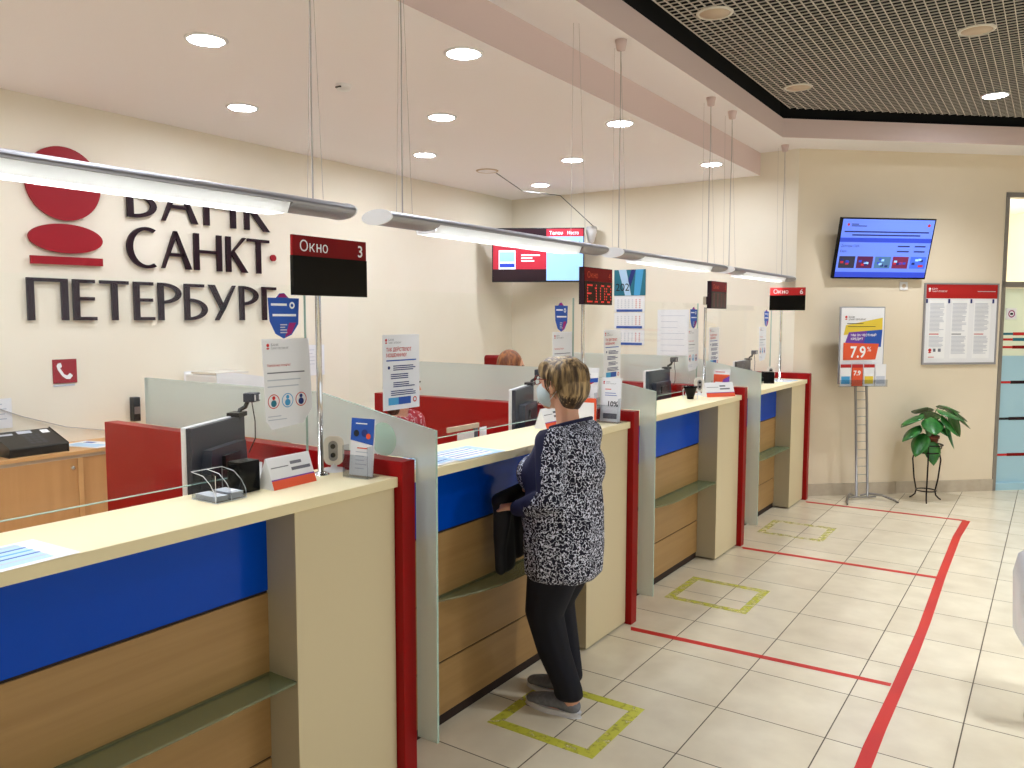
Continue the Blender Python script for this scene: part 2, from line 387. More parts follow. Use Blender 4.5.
# slanted wall: before the door, above it, after it
S0, S1, ZD = 2.115, 3.35, 2.9
w = MB(); w.T = Matrix.Translation((CA.x, CA.y, 0)) @ Matrix.Rotation(AD, 4, 'Z')
w.box(0, S0, 0, .15, 0, 4.2, 'wall_hall'); w.box(S0, S1, 0, .15, ZD, 4.2, 'wall_hall'); w.box(S1, SEND, 0, .15, 0, 4.2, 'wall_hall')
struct(w, 'wall_slanted')
w = MB(); w.T = Matrix.Translation((CA.x, CA.y, 0)) @ Matrix.Rotation(AD, 4, 'Z')
for i in range(6):
    a, b = .18 + i * .45, min(.18 + (i + 1) * .45 - .003, S0)
    if a < S0: w.box(max(a, .16), b, -.012, 0, 0, .115, 'base_tile')
struct(w, 'baseboard_slanted')
# lower ceiling over the clerks, bulkheads, raised strip
struct(MB().box(XW, X1, YB, YF, ZC, ZC + .1, 'ceil'), 'ceiling')
struct(MB().box(X1 - .1, X1, YB, YF, ZC + .1, Z2 + .1, 'fascia').box(X1 - .0005, X1 + .0005, YB, YF, ZC, Z2, 'fascia'), 'trim_1')
# raised strip runs along the counters and turns along the slanted wall
off = 0.41
tn = math.tan(AD)
# inner corner of the strip edge: x = X3, on the line parallel to the slanted wall at distance off
p0 = dp(0, off); yc = p0[1] + (X3 + 0 - p0[0]) * tn
xe = XR; ye = p0[1] + (xe - p0[0]) * tn
yw = CA.y + (xe - CA.x) * tn
strip = [(X1, YB), (X3, YB), (X3, yc), (xe, ye), (xe, yw), (CA.x, CA.y), (X1, YF)]
struct(MB().prism(strip, Z2, Z2 + .05, 'ceil', axis='z', m_side='fascia'), 'ceiling_strip')
w = MB()
w.box(X3 - .04, X3, YB, yc + .01, Z2 + .05, Z4, 'fascia')
w.prism([(X3 - .04, yc + .02), (X3, yc), (xe, ye), (xe, ye + .05)], Z2 + .05, Z4, 'fascia', axis='z')
struct(w, 'trim_2')
# black void above the grille
w = MB(); w.box(X1 - .1, XR + .1, YB, 13.6, 3.95, 4.0, 'void'); w.box(X3 - .06, X3 - .04, YB, yc + .1, Z4, 3.95, 'void')
w.prism([(X3 - .05, yc + .03), (X3 - .05, yc + .05), (xe, ye + .08), (xe, ye + .06)], Z4, 3.95, 'void', axis='z')
struct(w, 'ceiling_void')
# open grid ceiling: thin crossing slats
w = MB(); gp = 0.0525; gx0 = X3 + .07; th = .0022
def yend(x): return yc + (x - X3) * tn - .11
x = gx0
while x < 2.6:
    w.box(x - th, x + th, 0.0, yend(x), ZG, ZG + .008, 'grille'); x += gp
y = 0.0
while y < yend(2.6):
    xs = gx0 if y < yend(gx0) else X3 + (y + .11 - yc) / tn
    if xs < 2.6: w.box(xs, 2.6, y - th, y + th, ZG + .001, ZG + .007, 'grille')
    y += gp
struct(w, 'ceiling_grille')
# plain ceiling over the parts of the hall that the photo does not show
w = MB(); w.box(X3 + .1, XR, YB, -.0, ZG, ZG + .03, 'ceil'); w.prism([(2.62, 0), (XR, 0), (XR, ye - .15), (2.62, yend(2.62))], ZG, ZG + .03, 'ceil', axis='z'); struct(w, 'ceiling_hall')

# ---------------------------------------------------------------- door in the slanted wall
drot = Matrix.Translation((CA.x, CA.y, 0)) @ Matrix.Rotation(AD, 4, 'Z')
w = MB(); w.T = drot; F = 'steel'
w.box(S0, S0 + .035, -.01, .1, 0, ZD, F); w.box(S1 - .05, S1, -.01, .1, 0, ZD, F); w.box(S0, S1, -.01, .1, ZD - .045, ZD, F); w.box(S0, S1, -.01, .1, 1.995, 2.05, F)
w.box(S0 + .035, S1 - .05, .0, .06, 0, .07, M['doorfilm'])
dfr = struct(w, 'door_1')
w = MB(); w.T = drot; w.box(S0 + .035, S1 - .05, .03, .04, 2.05, ZD - .045, 'glass'); w.build('transom_pane', dfr)
w = MB(); w.T = drot
w.box(S0 + .04, S1 - .055, .03, .042, .07, 1.33, 'doorfilm'); w.box(S0 + .04, S1 - .055, .03, .042, 1.33, 1.99, frosted('door_glass', (214, 226, 216), .25, .3))
for z, c1, c2 in ((1.545, 'ink_teal', 'ink_red'), (1.49, 'ink_red', 'ink_teal'), (1.415, 'ink_red', 'reddark'), (1.07, 'ink_red', 'logodark'), (.71, 'ink_black', 'logodark'), (.35, 'ink_red', 'reddark')):
    w.box(S0 + .045, S0 + .17, .027, .031, z - .011, z + .011, c1); w.box(S0 + .17, S1 - .06, .027, .031, z - .015, z + .015, c2)
w.build('door_leaf', dfr)
w = MB(); w.T = drot; cx, cz = S0 + .135, 1.74
w.box(cx - .055, cx + .055, .018, .0265, cz - .055, cz + .055, 'paper'); w.ring(cx, cz, .026, .036, 'ink_magenta', .0175); w.box(cx - .015, cx + .015, .0172, .0177, cz - .01, cz + .01, 'ink_black')
w.build('no_photo_sticker', dfr)
# small dome camera behind the transom
# room beyond the door
w = MB(); w.T = drot
w.box(S0 - .6, S1 + 1.2, 3.2, 3.3, 0, 3.2, 'wall'); w.box(S0 - .7, S0 - .6, .15, 3.2, 0, 3.2, 'wall'); w.box(S1 + 1.2, S1 + 1.3, .15, 3.2, 0, 3.2, 'wall'); w.box(S0 - .6, S1 + 1.2, .15, 3.2, 3.1, 3.2, 'ceil')
struct(w, 'wall_beyond_door')
t = thing('wall_speaker', 'white box with round black lens seen through the pane above the glass door', 'speaker', (*dp(S0 + .3, -3.13), 2.45), AD)
MB().box(-.1, .1, -.08, .065, -.12, .12, 'white').build('housing', t, bevel=.01); MB().lathe([(.05, 0), (.05, .02), (.03, .024)], (0, 0, 0), 'blackgloss').build('lens', t, loc=(0, -.08, -.02), rot=(PI / 2, 0, 0))

# ---------------------------------------------------------------- downlights
def downlight(name, lit, r=.095, glow='down'):
    t = thing(name, '', 'ceiling light')
    rim = 'white' if lit else 'offwhite'
    MB().lathe([(r - .012, -.001), (r - .01, -.008), (r, -.008), (r + .008, -.002), (r + .008, 0)], (0, 0, 0), rim, 32).build('trim_ring', t)
    MB().lathe([(0, -.004), (r - .012, -.004), (r - .012, -.001)], (0, 0, 0), glow if lit else 'unlit', 32).build('diffuser', t)
    return t
spots = []
rows = {-2.58: 'beside the bulkhead', -3.50: 'in the middle row', -4.41: 'in the row by the logo wall'}
order = ['nearest the far wall', 'second from the far wall', 'third from the far wall', 'fourth from the far wall', 'fifth from the far wall', 'sixth from the far wall']
cnt = {}
pts = [(-2.58, 6.90), (-3.5, 6.06), (-4.41, 6.99), (-2.58, 5.12), (-3.5, 4.30), (-4.41, 5.19), (-2.58, 3.35), (-3.5, 2.49), (-4.41, 3.39), (-2.58, 1.58), (-3.5, .7), (-4.41, 1.58), (-2.58, -.2), (-4.41, -.2), (-3.5, -1.1)]
L0 = downlight('round_downlight', True)
for i, (x, y) in enumerate(pts):
    k = cnt.get(x, 0); cnt[x] = k + 1
    lb = f'glowing clerk-area downlight {rows[x]}, {order[k]}'
    o = L0 if i == 0 else dup(L0, (x, y, ZC))
    o.location = (x, y, ZC); o['label'] = lb; o['group'] = 'lit downlights over the clerks'
U0 = downlight('unlit_downlight', False, .1)
for i, (x, y, lb) in enumerate([(-1.745, 4.67, 'unlit beige round light in the black grid ceiling, above the woman, nearest the bulkhead'), (-.5, 5.84, 'unlit beige round light in the black grid ceiling, farthest from the counters'), (-1.745, 6.49, 'unlit beige round light in the black grid ceiling, above the last counters')]):
    o = U0 if i == 0 else dup(U0, (x, y, ZG))
    o.location = (x, y, ZG); o['label'] = lb; o['group'] = 'unlit lights in the grid ceiling'
hall = [(-.5, 7.59), (.75, 6.0), (.75, 3.4), (2.1, 6.0), (2.1, 3.4), (2.1, 8.2), (.75, -1.6)]  # first one is in view; the rest are added to light the hall
for i, (x, y) in enumerate(hall):
    if i == 0: H0 = downlight('round_downlight', True, glow='down_hall'); o = H0; o.location = (x, y, ZG - .001); o['label'] = 'glowing round downlight in the black grid ceiling near the slanted wall'
    else: o = dup(H0, (x, y, ZG - .001), 'glowing round downlight added over the unseen part of the hall'); o['group'] = 'added downlights over the hall'
v = thing('ceiling_vent', 'round flush vent with thin grey rim in the clerk ceiling', 'vent', (-4.40, 6.06, ZC))
MB().lathe([(.0, -.006), (.085, -.006), (.085, -.002)], (0, 0, 0), 'ceil', 32).build('cover', v); MB().lathe([(.085, -.0), (.087, -.008), (.1, -.008), (.104, 0)], (0, 0, 0), 'unlit', 32).build('rim', v)
v = thing('smoke_detector', 'small white smoke detector on the clerk ceiling between the pendant cables', 'smoke detector', (-3.5, 3.40, ZC))
MB().lathe([(.045, 0), (.045, -.012), (.04, -.03), (0, -.034)], (0, 0, 0), 'white').build('housing', v); MB().box(-.02, .02, -.047, -.03, -.026, -.018, 'black').build('slot', v)

# ---------------------------------------------------------------- pendant lamps
LX, LZ, LL = -2.11, 2.060, 1.72
def ell(a0, a1, n, rx=.075, rz=.027): return [(rx * math.cos(a0 + (a1 - a0) * i / n), rz * math.sin(a0 + (a1 - a0) * i / n)) for i in range(n + 1)]
def lamp():
    t = thing('pendant_lamp', '', 'lamp'); H = LL / 2; e = .28
    full = ell(0, 2 * PI, 28)[:-1]
    b = MB(); b.prism(full, -H, -H + e, 'alu'); b.build('end_section', t); b = MB(); b.prism(full, H - e, H, 'alu'); b.build('end_section', t)
    o = MB().prism(ell(-.15, PI + .15, 18), -H + e, H - e, 'alu').build('top_shell', t)
    for s in (-1, 1): MB().prism(ell(0, 2 * PI, 28, .077, .029)[:-1], s * H - .003, s * H + .003, 'white').build('end_cap', t)
    b = MB()
    for s in (-1, 1):
        b.prism([(s * .06, -.004), (s * .062, -.004), (s * .046, -.038), (s * .044, -.038)], -H + e, H - e, 'louvre')
    n = 46
    for i in range(n + 1):
        y = -H + e + (2 * H - 2 * e) * i / n
        b.prism([(-.055, -.010), (.055, -.010), (.043, -.037), (-.043, -.037)], y - .0012, y + .0012, 'louvre')
    b.build('louvre', t)
    b = MB()
    for s in (-.022, .022): b.tube([(s, -H + e + .02, -.018), (s, H - e - .02, -.018)], .0085, 'tube', 10)
    b.build('tube', t)
    hz = Z2 - LZ
    for y in (-.78, .64):
        MB().tube([(-.05, y + .02, .024), (-.09, y + .1, hz)], .0009, 'wire', 6).build('suspension_wire', t)
        MB().tube([(.05, y, .024), (.0, y, hz - .05)], .0009, 'wire', 6).build('suspension_wire', t)
        MB().lathe([(.006, -.06), (.024, -.055), (.034, 0)], (0, 0, hz), 'fascia').build('ceiling_rose', t, loc=(0, y, 0))
        MB().tube([(0, y, hz - .05), (.004, y - .005, hz * .72), (-.003, y + .005, hz * .5), (.0, y, hz * .3), (.0, y, .03)], .0028, 'wire', 6).build('power_cord', t)
    return t
P0 = lamp(); LAMPS = []
for i, (yc_, lb) in enumerate([(1.17, 'aluminium pendant lamp nearest the camera, in front of the red emblem'), (3.07, 'aluminium pendant lamp above the woman in the patterned sweater'), (4.97, 'aluminium pendant lamp over window 5, third along the row'), (6.84, 'aluminium pendant lamp over window 6, beside the slanted wall')]):
    o = P0 if i == 0 else dup(P0, (0, 0, 0))
    o.location = (LX, yc_, LZ); o['label'] = lb; o['group'] = 'row of pendant lamps over the counters'; LAMPS.append(o)

def fix_hangers(root, near_y, shift=0.0, drop=False):
    for ch in [x for x in list(COL.objects) if x.parent is root and x.name.split('.')[0] in ('suspension_wire', 'power_cord', 'ceiling_rose')]:
        yy = ch.data.vertices[0].co.y + ch.location.y
        if abs(yy - near_y) < .2:
            if drop and not ch.name.startswith('susp'): bpy.data.objects.remove(ch)
            else: ch.location.y += shift
fix_hangers(LAMPS[0], .64, .09); fix_hangers(LAMPS[1], -.78, .06); fix_hangers(LAMPS[1], .64, 0, True)
# ---------------------------------------------------------------- counters
# local: x as world offset from X=0, y from the red divider's near face minus one pitch; unit spans y 0..1.79
PITCH = 1.87
def counter():
    t = thing('service_counter', '', 'counter'); E = 1.773; xf = -1.89
    MB().box(-2.24, xf, 0, E, 1.095, 1.13, 'top').build('worktop', t, bevel=.002)
    MB().box(-2.235, -2.055, 0, E - .02, .0, 1.094, 'greige').build('carcass', t)
    MB().box(-2.054, -2.04, .002, 1.325, .823, 1.094, 'blue').build('blue_panel', t, bevel=.0015)
    for z0, z1 in ((.548, .814), (.273, .541), (.045, .266)): MB().box(-2.054, -2.04, .002, 1.325, z0, z1, 'wood').build('wood_panel', t, bevel=.002)
    MB().box(-2.0545, -2.046, 0, 1.325, 0, 1.09, 'groove').build('backing', t)
    b = MB(); b.box(-2.055, -1.908, 1.325, E - .005, .012, 1.094, 'greige'); b.box(-1.908, -1.905, 1.324, E - .004, .012, 1.094, 'cream'); b.build('end_pillar', t)
    pts = [(-2.04, .20)] + [(-2.04 + .13 * min(1, (math.sin(PI / 2 * min(1, k / 5)))), .20 + 1.12 * (k / 12) ** 1.0) for k in range(1, 12)] + [(-1.91, 1.323), (-2.04, 1.323)]
    MB().prism([(p[0], p[1]) for p in pts], .548, .556, 'shelfglass', axis='z').build('glass_shelf', t)
    return t
ynear = [.235, 2.105, 3.965, 5.83]
C0 = counter(); clabs = ['blue and beech service counter of window 3, nearest the camera', 'blue and beech service counter the woman stands at, window 4', 'blue and beech service counter of window 5', 'blue and beech service counter of window 6, by the far wall']
ysc = [0.295, 2.149, 4.003, 5.857]
for i, y in enumerate(ysc):
    o = C0 if i == 0 else dup(C0, (0, 0, 0))
    o.location = (0, y, 0); o['label'] = clabs[i]; o['group'] = 'row of service counters'
def divider(glass=True):
    t = thing('counter_divider', '', 'divider')
    b = MB().box(-3.79, -1.87, 0, .068, 0, 1.185, 'red'); b.build('red_panel', t, bevel=.003)
    if glass:
        poly = [(-3.55, 1.187), (-3.55, 1.405), (-2.36, 1.40), (-1.775, 1.295), (-1.775, .16), (-1.868, .16), (-1.868, 1.187)]
        b = MB(); b.prism(poly, .069, .079, 'frost', m_side='rimglass'); g = b.build('frosted_glass', t)
    return t
D0 = divider()
b_l = ['red divider with frosted glass between window 3 and the woman', 'red divider with frosted glass just behind the woman, before window 5', 'red divider with frosted glass between window 5 and window 6']
dys = [2.068, 3.922, 5.776]
for i, y in enumerate(dys):
    o = D0 if i == 0 else dup(D0, (0, 0, 0))
    o.location = (0, y, 0); o['label'] = b_l[i]; o['group'] = 'red dividers between the counters'
b = MB(); b.disc(-2.02, 1.245, .062, 'greencircle', .0675, rz=.062); b.build('round_sticker', D0)
D1 = divider(False); D1.location = (0, 7.632, 0); D1['label'] = 'plain red end panel against the far wall beyond window 6'; D1['group'] = 'red dividers between the counters'
# clear screens standing behind the worktops
def pane():
    t = thing('clear_screen', '', 'glass screen')
    MB().box(-2.334, -2.326, 0, 1.70, 1.165, 1.80, 'glass').build('pane', t)
    MB().box(-2.3345, -2.3255, 0, 1.70, 1.163, 1.1655, 'rimglass').box(-2.3345, -2.3255, 1.70, 1.7025, 1.165, 1.80, 'rimglass').build('polished_edge', t)
    for y in (.25, 1.45): MB().box(-2.345, -2.315, y, y + .04, 1.131, 1.20, 'chrome').build('clamp', t)
    return t
S_0 = pane(); slabs = ['clear glass screen behind the worktop of window 3', 'clear glass screen in front of the woman at window 4', 'clear glass screen behind the worktop of window 5', 'clear glass screen behind the worktop of window 6']
pys = [.25, 2.165, 4.02, 5.875]
for i, y in enumerate(pys):
    o = S_0 if i == 0 else dup(S_0, (0, 0, 0))
    o.location = (.11, y, 0); o['label'] = slabs[i]; o['group'] = 'clear screens on the counters'
for i, y in enumerate(ysc):
    t = thing('clerk_desk', ['beech desk behind the counter of window 3', 'beech desk behind the counter of window 4', 'beech desk behind the counter of window 5', 'beech desk behind the counter of window 6'][i], 'desk', (0, y, 0), 0, 'clerk desks')
    MB().box(-2.79, -2.245, .01, 1.76, .72, .75, 'wood_top').build('desk_top', t)
    for yy in (.03, 1.72): MB().box(-2.76, -2.26, yy, yy + .03, 0, .72, 'wood_cab').build('side_panel', t)

# ---------------------------------------------------------------- window number signs on poles (board faces local -y)
def sign(kind, num, label, loc, rz, base_off=(-.13, 0.02), w=.345):
    t = thing('number_sign', label, 'sign', loc, rz, 'window number signs')
    bx, by = base_off
    MB().lathe([(.03, 0), (.03, .004), (.016, .01), (.012, .012)], (bx, by, 0), 'chrome').tube([(bx, by, .008), (bx, by, .64)], .0105, 'chrome', 12).build('pole', t)
    x0 = -w / 2; x1 = w / 2
    if kind == 'plain':
        b = MB(); b.box(x0, x1, -.006, .006, .765, .835, 'reddark' if num == '3' else 'redsign'); b.box(x0 - .002, x1, -.009, .006, .633, .766, 'blackgloss')
        okno(b, x0 + .03, .782, .052, 'ink_white', -.008, .125); b.text(num, x1 - .022, .778, .058, 'ink_white', -.008, align='r', bold=.012); b.build('board', t, bevel=.001)
    else:
        b = MB(); b.box(x0, x1, -.012, .02, .633, .835, 'logodark'); b.box(x0 + .004, x1 - .004, -.014, -.012, .76, .832, 'reddark'); b.box(x0 + .004, x1 - .004, -.014, -.012, .637, .757, mat('led_display_dark', (40, 4, 6), .25))
        okno(b, x0 + .03, .778, .046, 'ink_orange', -.0155, .12); b.text(num, x1 - .03, .776, .05, 'ink_orange', -.0155, align='r'); b.build('board', t)
        b = MB(); G = {'E': ['11111', '10000', '10000', '11110', '10000', '10000', '11111'], '1': ['00100', '01100', '00100', '00100', '00100', '00100', '01110'], '0': ['01110', '10001', '10001', '10001', '10001', '10001', '01110'], '3': ['11110', '00001', '00001', '01110', '00001', '00001', '11110'], '8': ['01110', '10001', '10001', '01110', '10001', '10001', '01110']}
        px = .0125
        for k, ch in enumerate('E108' if num == '4' else 'E107' if False else 'E108' if num == '4' else '0000'):
            for r_, row in enumerate(G[ch]):
                for c_, v_ in enumerate(row):
                    if v_ == '1' and num == '4':
                        X = x0 + .03 + k * .074 + c_ * px; Z = .742 - r_ * .0148; b.rect(X, X + .007, Z - .008, Z, 'led', -.0155)
        if num != '4':
            for k in range(4):
                for r_ in range(7): b.rect(x0 + .035 + k * .078, x0 + .065 + k * .078, .742 - r_ * .0148 - .003, .742 - r_ * .0148, 'logored', -.0155)
        b.build('led_digits', t)
    MB().box(bx - .02, bx + .02, .006 if kind == 'plain' else .02, by + .012, .66, .72, 'chrome').build('bracket', t)
    return t
sign('plain', '3', 'red and black board reading Окно 3 on a chrome pole', (-2.13, 1.992, 1.13), PI / 2, (-.042, .02))
sign('led', '4', 'red LED board for window 4 above the woman', (-2.13, 3.968, 1.13), PI / 2, (-.098, .03), .33)
sign('led', '5', 'small dark red LED board on the pole of window 5', (-2.13, 5.885, 1.13), PI / 2, (-.165, .03), .33)
sign('plain', '6', 'bright red and black board reading Окно 6 by the far wall', (-2.0, 7.30, 1.13), math.radians(14), (-.05, .03), .30)

# ---------------------------------------------------------------- wall sign: emblem and letters
LG = thing('wall_sign', 'bank name in dark raised letters with red emblem on the cream wall', 'wall sign', (XW, 0, 0), PI / 2)
# local x = world y, local -y = world +x ; letter thickness
def raised(b, poly, m='logodark', y0=-.012, y1=-.03): b.prism(poly, y1, y0, m); return b
def ellipse(cx, cz, rx, rz, n=40): return [(cx + rx * math.cos(2 * PI * i / n), cz + rz * math.sin(2 * PI * i / n)) for i in range(n)]
o = raised(MB(), ellipse(2.649, 2.527, .233, .229, 56), 'logored').build('red_disc', LG); o['label'] = 'large round red disc'
raised(MB(), ellipse(2.652, 2.185, .230, .092, 56), 'logored').build('red_ellipse', LG)
raised(MB(), [(2.43, 2.018), (2.878, 2.024), (2.878, 2.074), (2.43, 2.068)], 'logored').build('red_bar', LG)
raised(MB(), ellipse(4.271, 2.166, .026, .026, 24), 'logored').build('red_dot', LG)
def glyph(ch, x0, x1, z0, h):
    W = x1 - x0; T = .148 * h if True else 0; t = .088 * h
    T = h * .155; t = h * .085
    Q = lambda pts: [(x0 + W * a, z0 + h * c) for a, c in pts]
    tw = T / W; th_ = t / h; P = []
    def arc(cx, cz, rx, rz, a0, a1, wx, wz, n=18):
        """band: outer ellipse to inner ellipse (thick where |cos| is 1)"""
        out = []
        for i in range(n):
            q = []
            for a in (a0 + (a1 - a0) * i / n, a0 + (a1 - a0) * (i + 1) / n):
                q.append(((cx + rx * math.cos(a), cz + rz * math.sin(a)), (cx + (rx - wx) * math.cos(a), cz + (rz - wz) * math.sin(a))))
            out.append([q[0][0], q[1][0], q[1][1], q[0][1]])
        return out
    if ch == 'П': P = [Q([(0, 0), (tw, 0), (tw, 1), (0, 1)]), Q([(1 - tw, 0), (1, 0), (1, 1), (1 - tw, 1)]), Q([(tw, 1 - th_), (1 - tw, 1 - th_), (1 - tw, 1), (tw, 1)])]
    elif ch == 'Е': P = [Q([(0, 0), (tw, 0), (tw, 1), (0, 1)]), Q([(tw, 0), (1, 0), (1, th_), (tw, th_)]), Q([(tw, .5 - th_ / 2 + .03), (.92, .5 - th_ / 2 + .03), (.92, .5 + th_ / 2 + .03), (tw, .5 + th_ / 2 + .03)]), Q([(tw, 1 - th_), (.95, 1 - th_), (.95, 1), (tw, 1)])]
    elif ch == 'Т': P = [Q([(.5 - tw / 2, 0), (.5 + tw / 2, 0), (.5 + tw / 2, 1 - th_), (.5 - tw / 2, 1 - th_)]), Q([(0, 1 - th_), (1, 1 - th_), (1, 1), (0, 1)])]
    elif ch == 'Г': P = [Q([(0, 0), (tw, 0), (tw, 1), (0, 1)]), Q([(tw, 1 - th_), (1, 1 - th_), (1, 1), (tw, 1)])]
    elif ch == 'Н': P = [Q([(0, 0), (tw, 0), (tw, 1), (0, 1)]), Q([(1 - tw, 0), (1, 0), (1, 1), (1 - tw, 1)]), Q([(tw, .47), (1 - tw, .47), (1 - tw, .47 + th_), (tw, .47 + th_)])]
    elif ch == 'Р':
        P = [Q([(0, 0), (tw, 0), (tw, 1), (0, 1)])]; rx = 1 - tw * .6; c0 = tw * .6
        P += [Q(p) for p in arc(c0, .72, rx, .28, -PI / 2, PI / 2, tw, th_)]
    elif ch == 'Б':
        P = [Q([(0, 0), (tw, 0), (tw, 1), (0, 1)]), Q([(tw, 1 - th_), (.86, 1 - th_), (.86, 1), (tw, 1)])]
        P += [Q(p) for p in arc(tw * .8, .3, 1 - tw * .8, .3, -PI / 2, PI / 2, tw, th_)]
    elif ch == 'С':
        P = [Q(p) for p in arc(.62, .5, .62, .53, math.radians(62), math.radians(298), tw * 1.05, th_, 30)]
    elif ch == 'А': P = [Q([(.42, 1), (.52, 1.0), (1, 0), (1 - tw * 1.15, 0)]), Q([(.42, 1), (.5, 1), (.5, .86), (th_ * 1.1, 0), (0, 0)]), Q([(.22, .33), (.76, .33), (.73, .33 + th_), (.26, .33 + th_)])]
    elif ch == 'К': P = [Q([(0, 0), (tw, 0), (tw, 1), (0, 1)]), Q([(tw, .5), (tw + .1, .55), (.93, 1), (.78, 1), (tw, .55)]), Q([(tw, .52), (tw + .16, .6), (1, 0), (1 - tw * 1.3, 0)])]
    elif ch == 'У': P = [Q([(0, 1), (tw * 1.25, 1), (.60, .33), (.5, .2)]), Q([(1, 1), (1 - th_ * 1.2, 1), (.22, 0), (.22 + tw * .75, 0), (.6, .33)])]
    b = MB()
    for p in P: raised(b, p)
    o = b.build('letter', LG); return o
R3 = [('П', 2.40, 2.646), ('Е', 2.677, 2.827), ('Т', 2.853, 3.05), ('Е', 3.086, 3.236), ('Р', 3.266, 3.445), ('Б', 3.471, 3.657), ('У', 3.671, 3.906), ('Р', 3.942, 4.117), ('Г', 4.154, 4.29)]
R2 = [('С', 3.048, 3.282), ('А', 3.301, 3.538), ('Н', 3.559, 3.792), ('К', 3.832, 4.026), ('Т', 4.026, 4.232)]
R1 = [('Б', 3.062, 3.275), ('А', 3.312, 3.598), ('Н', 3.65, 3.925), ('К', 4.005, 4.242)]
for row, z, h in ((R3, 1.67, .263), (R2, 2.035, .266), (R1, 2.366, .285)):
    for ch, a, b_ in row: glyph(ch, a, b_, z, h)

# ---------------------------------------------------------------- things on the clerk walls
def card(name, label, cat, loc, rz, w, h, th=.003, group=None):
    """board whose lower left corner is local 0,0 facing -y"""
    return MB().box(0, w, -th, 0, 0, h, 'paper'), dict(name=name, label=label, cat=cat, loc=loc, rz=rz, group=group, th=th)
def done(b, k):
    o = b.build(k['name'], loc=k['loc'], rz=k['rz']); return tag(o, k['label'], k['cat'], k['group'])
# telephone notice
b = MB().box(0, .15, -.004, 0, 0, .152, 'logored')
b.T = Matrix.Translation((.075, 0, .076))
pts = [(-.045, .05), (-.025, .055), (-.018, .03), (-.03, .02), (-.005, -.02), (.012, -.028), (.03, -.012), (.048, -.03), (.03, -.052), (.005, -.05), (-.02, -.03), (-.045, .01), (-.052, .035)]
b.face([(p[0], -.0055, p[1]) for p in pts], 'ink_white'); b.T = Matrix(); b.lines(.0, .15, -.008, 1, .01, 'ink_pale', .012, -.002)
o = b.build('telephone_notice', loc=(XW + .002, 2.54, 1.27), rz=PI / 2); tag(o, 'small square red notice with a white telephone handset', 'notice')
# black wall unit
t = thing('wall_unit', 'narrow black box mounted on the logo wall behind the frosted glass', 'wall device', (XW, 3.04, .98), PI / 2)
MB().box(-.0, .05, -.05, 0, 0, .165, 'black').build('housing', t, bevel=.004); MB().box(.004, .046, -.053, -.05, .05, .10, 'steel').build('front_plate', t)
# white notices on the logo wall
b, k = card('paper_notice', 'white sheet with small purple mark on the wall behind the number 3 pole', 'notice', (XW + .002, 4.60, 1.20), PI / 2, .21, .26); b.rect(.12, .17, .12, .15, 'ink_violet', -.004); b.lines(.02, .1, .22, 5, .03, 'ink_pale', .004, -.004); done(b, k)
b, k = card('paper_notice', 'white sheet taped up above the desk phone at the picture edge', 'notice', (XW + .002, 2.0, 1.02), PI / 2, .29, .18); b.lines(.03, .26, .15, 4, .03, 'ink_pale', .006, -.004); done(b, k)
# cable along the wall
o = MB().tube([(XW + .012, 2.15, 1.17), (XW + .012, 2.35, 1.08), (XW + .012, 2.6, .99), (XW + .012, 2.9, .93), (XW + .012, 3.1, .91)], .003, 'wire', 6).build('phone_cable'); tag(o, 'thin grey cable sagging along the logo wall', 'cable')
# cabinets
def cabinet(y0, y1, label):
    t = thing('low_cabinet', label, 'cabinet', (XW, y0, 0), 0); L = y1 - y0; d = .40
    MB().box(0, d - .02, 0, L, 0, .845, 'wood_cab').build('body', t); MB().box(0, d + .01, -.005, L + .005, .868, .888, 'wood_top').build('cabinet_top', t)
    MB().box(.005, d - .005, 0, L, .845, .868, 'unlit').build('rail', t)
    h = L / 2
    o = MB().box(d - .02, d - .003, .0, h, .06, .845, 'wood_cab').build('sliding_door', t); MB().lathe([(.01, 0), (.012, .01), (0, .014)], (0, 0, 0), 'chrome').build('knob', o, loc=(d - .003, h - .06, .79), rot=(0, PI / 2, 0))
    MB().box(d - .004, d + .002, h - .03, h, .06, .845, 'wood_top').build('door_edge', o)
    o = MB().box(d - .02, d - .012, h, L, .06, .845, 'wood_cab').build('sliding_door', t); MB().lathe([(.01, 0), (.012, .01), (0, .014)], (0, 0, 0), 'chrome').build('knob', o, loc=(d - .012, L - .1, .79), rot=(0, PI / 2, 0))
cabinet(.9, 4.1, 'long low beech cabinet under the bank name, carrying the phone and printer')
# desk phone
t = thing('desk_phone', 'black desk phone with key pad on the beech cabinet', 'phone', (-5.02, 2.27, .8892), PI / 2)
MB().prism([(-.11, 0), (.11, 0), (.11, .035), (.09, .05), (-.06, .085), (-.11, .08)], -.0, .0, 'black') if False else None
b = MB(); b.prism([(-.14, .0), (.10, .0), (.10, .105), (.085, .125), (-.14, .05)], -.16, .17, 'black', axis='x'); b.build('body', t, bevel=.006)
b = MB()
def pface(x0, x1, a, c, m):  # on sloping top: local y from -.14 (front) to .085
    f = lambda y: .05 + (y + .14) * .333 + .0012
    b.face([(x0, a, f(a)), (x1, a, f(a)), (x1, c, f(c)), (x0, c, f(c))], m)
for i in range(4):
    for j in range(3): pface(-.02 + j * .035, .005 + j * .035, -.10 + i * .032, -.078 + i * .032, 'darkgrey')
b.build('keys', t)
b = MB(); pface(-.03, .05, .035, .07, 'ink_pale'); pface(-.14, -.06, .03, .05, 'ink_pale'); pface(.10, .145, .02, .065, 'paper'); b.build('display', t)
t = thing('desk_microphone', 'black gooseneck microphone at the edge of the picture beside the desk phone', 'microphone', (-4.96, 2.03, .888))
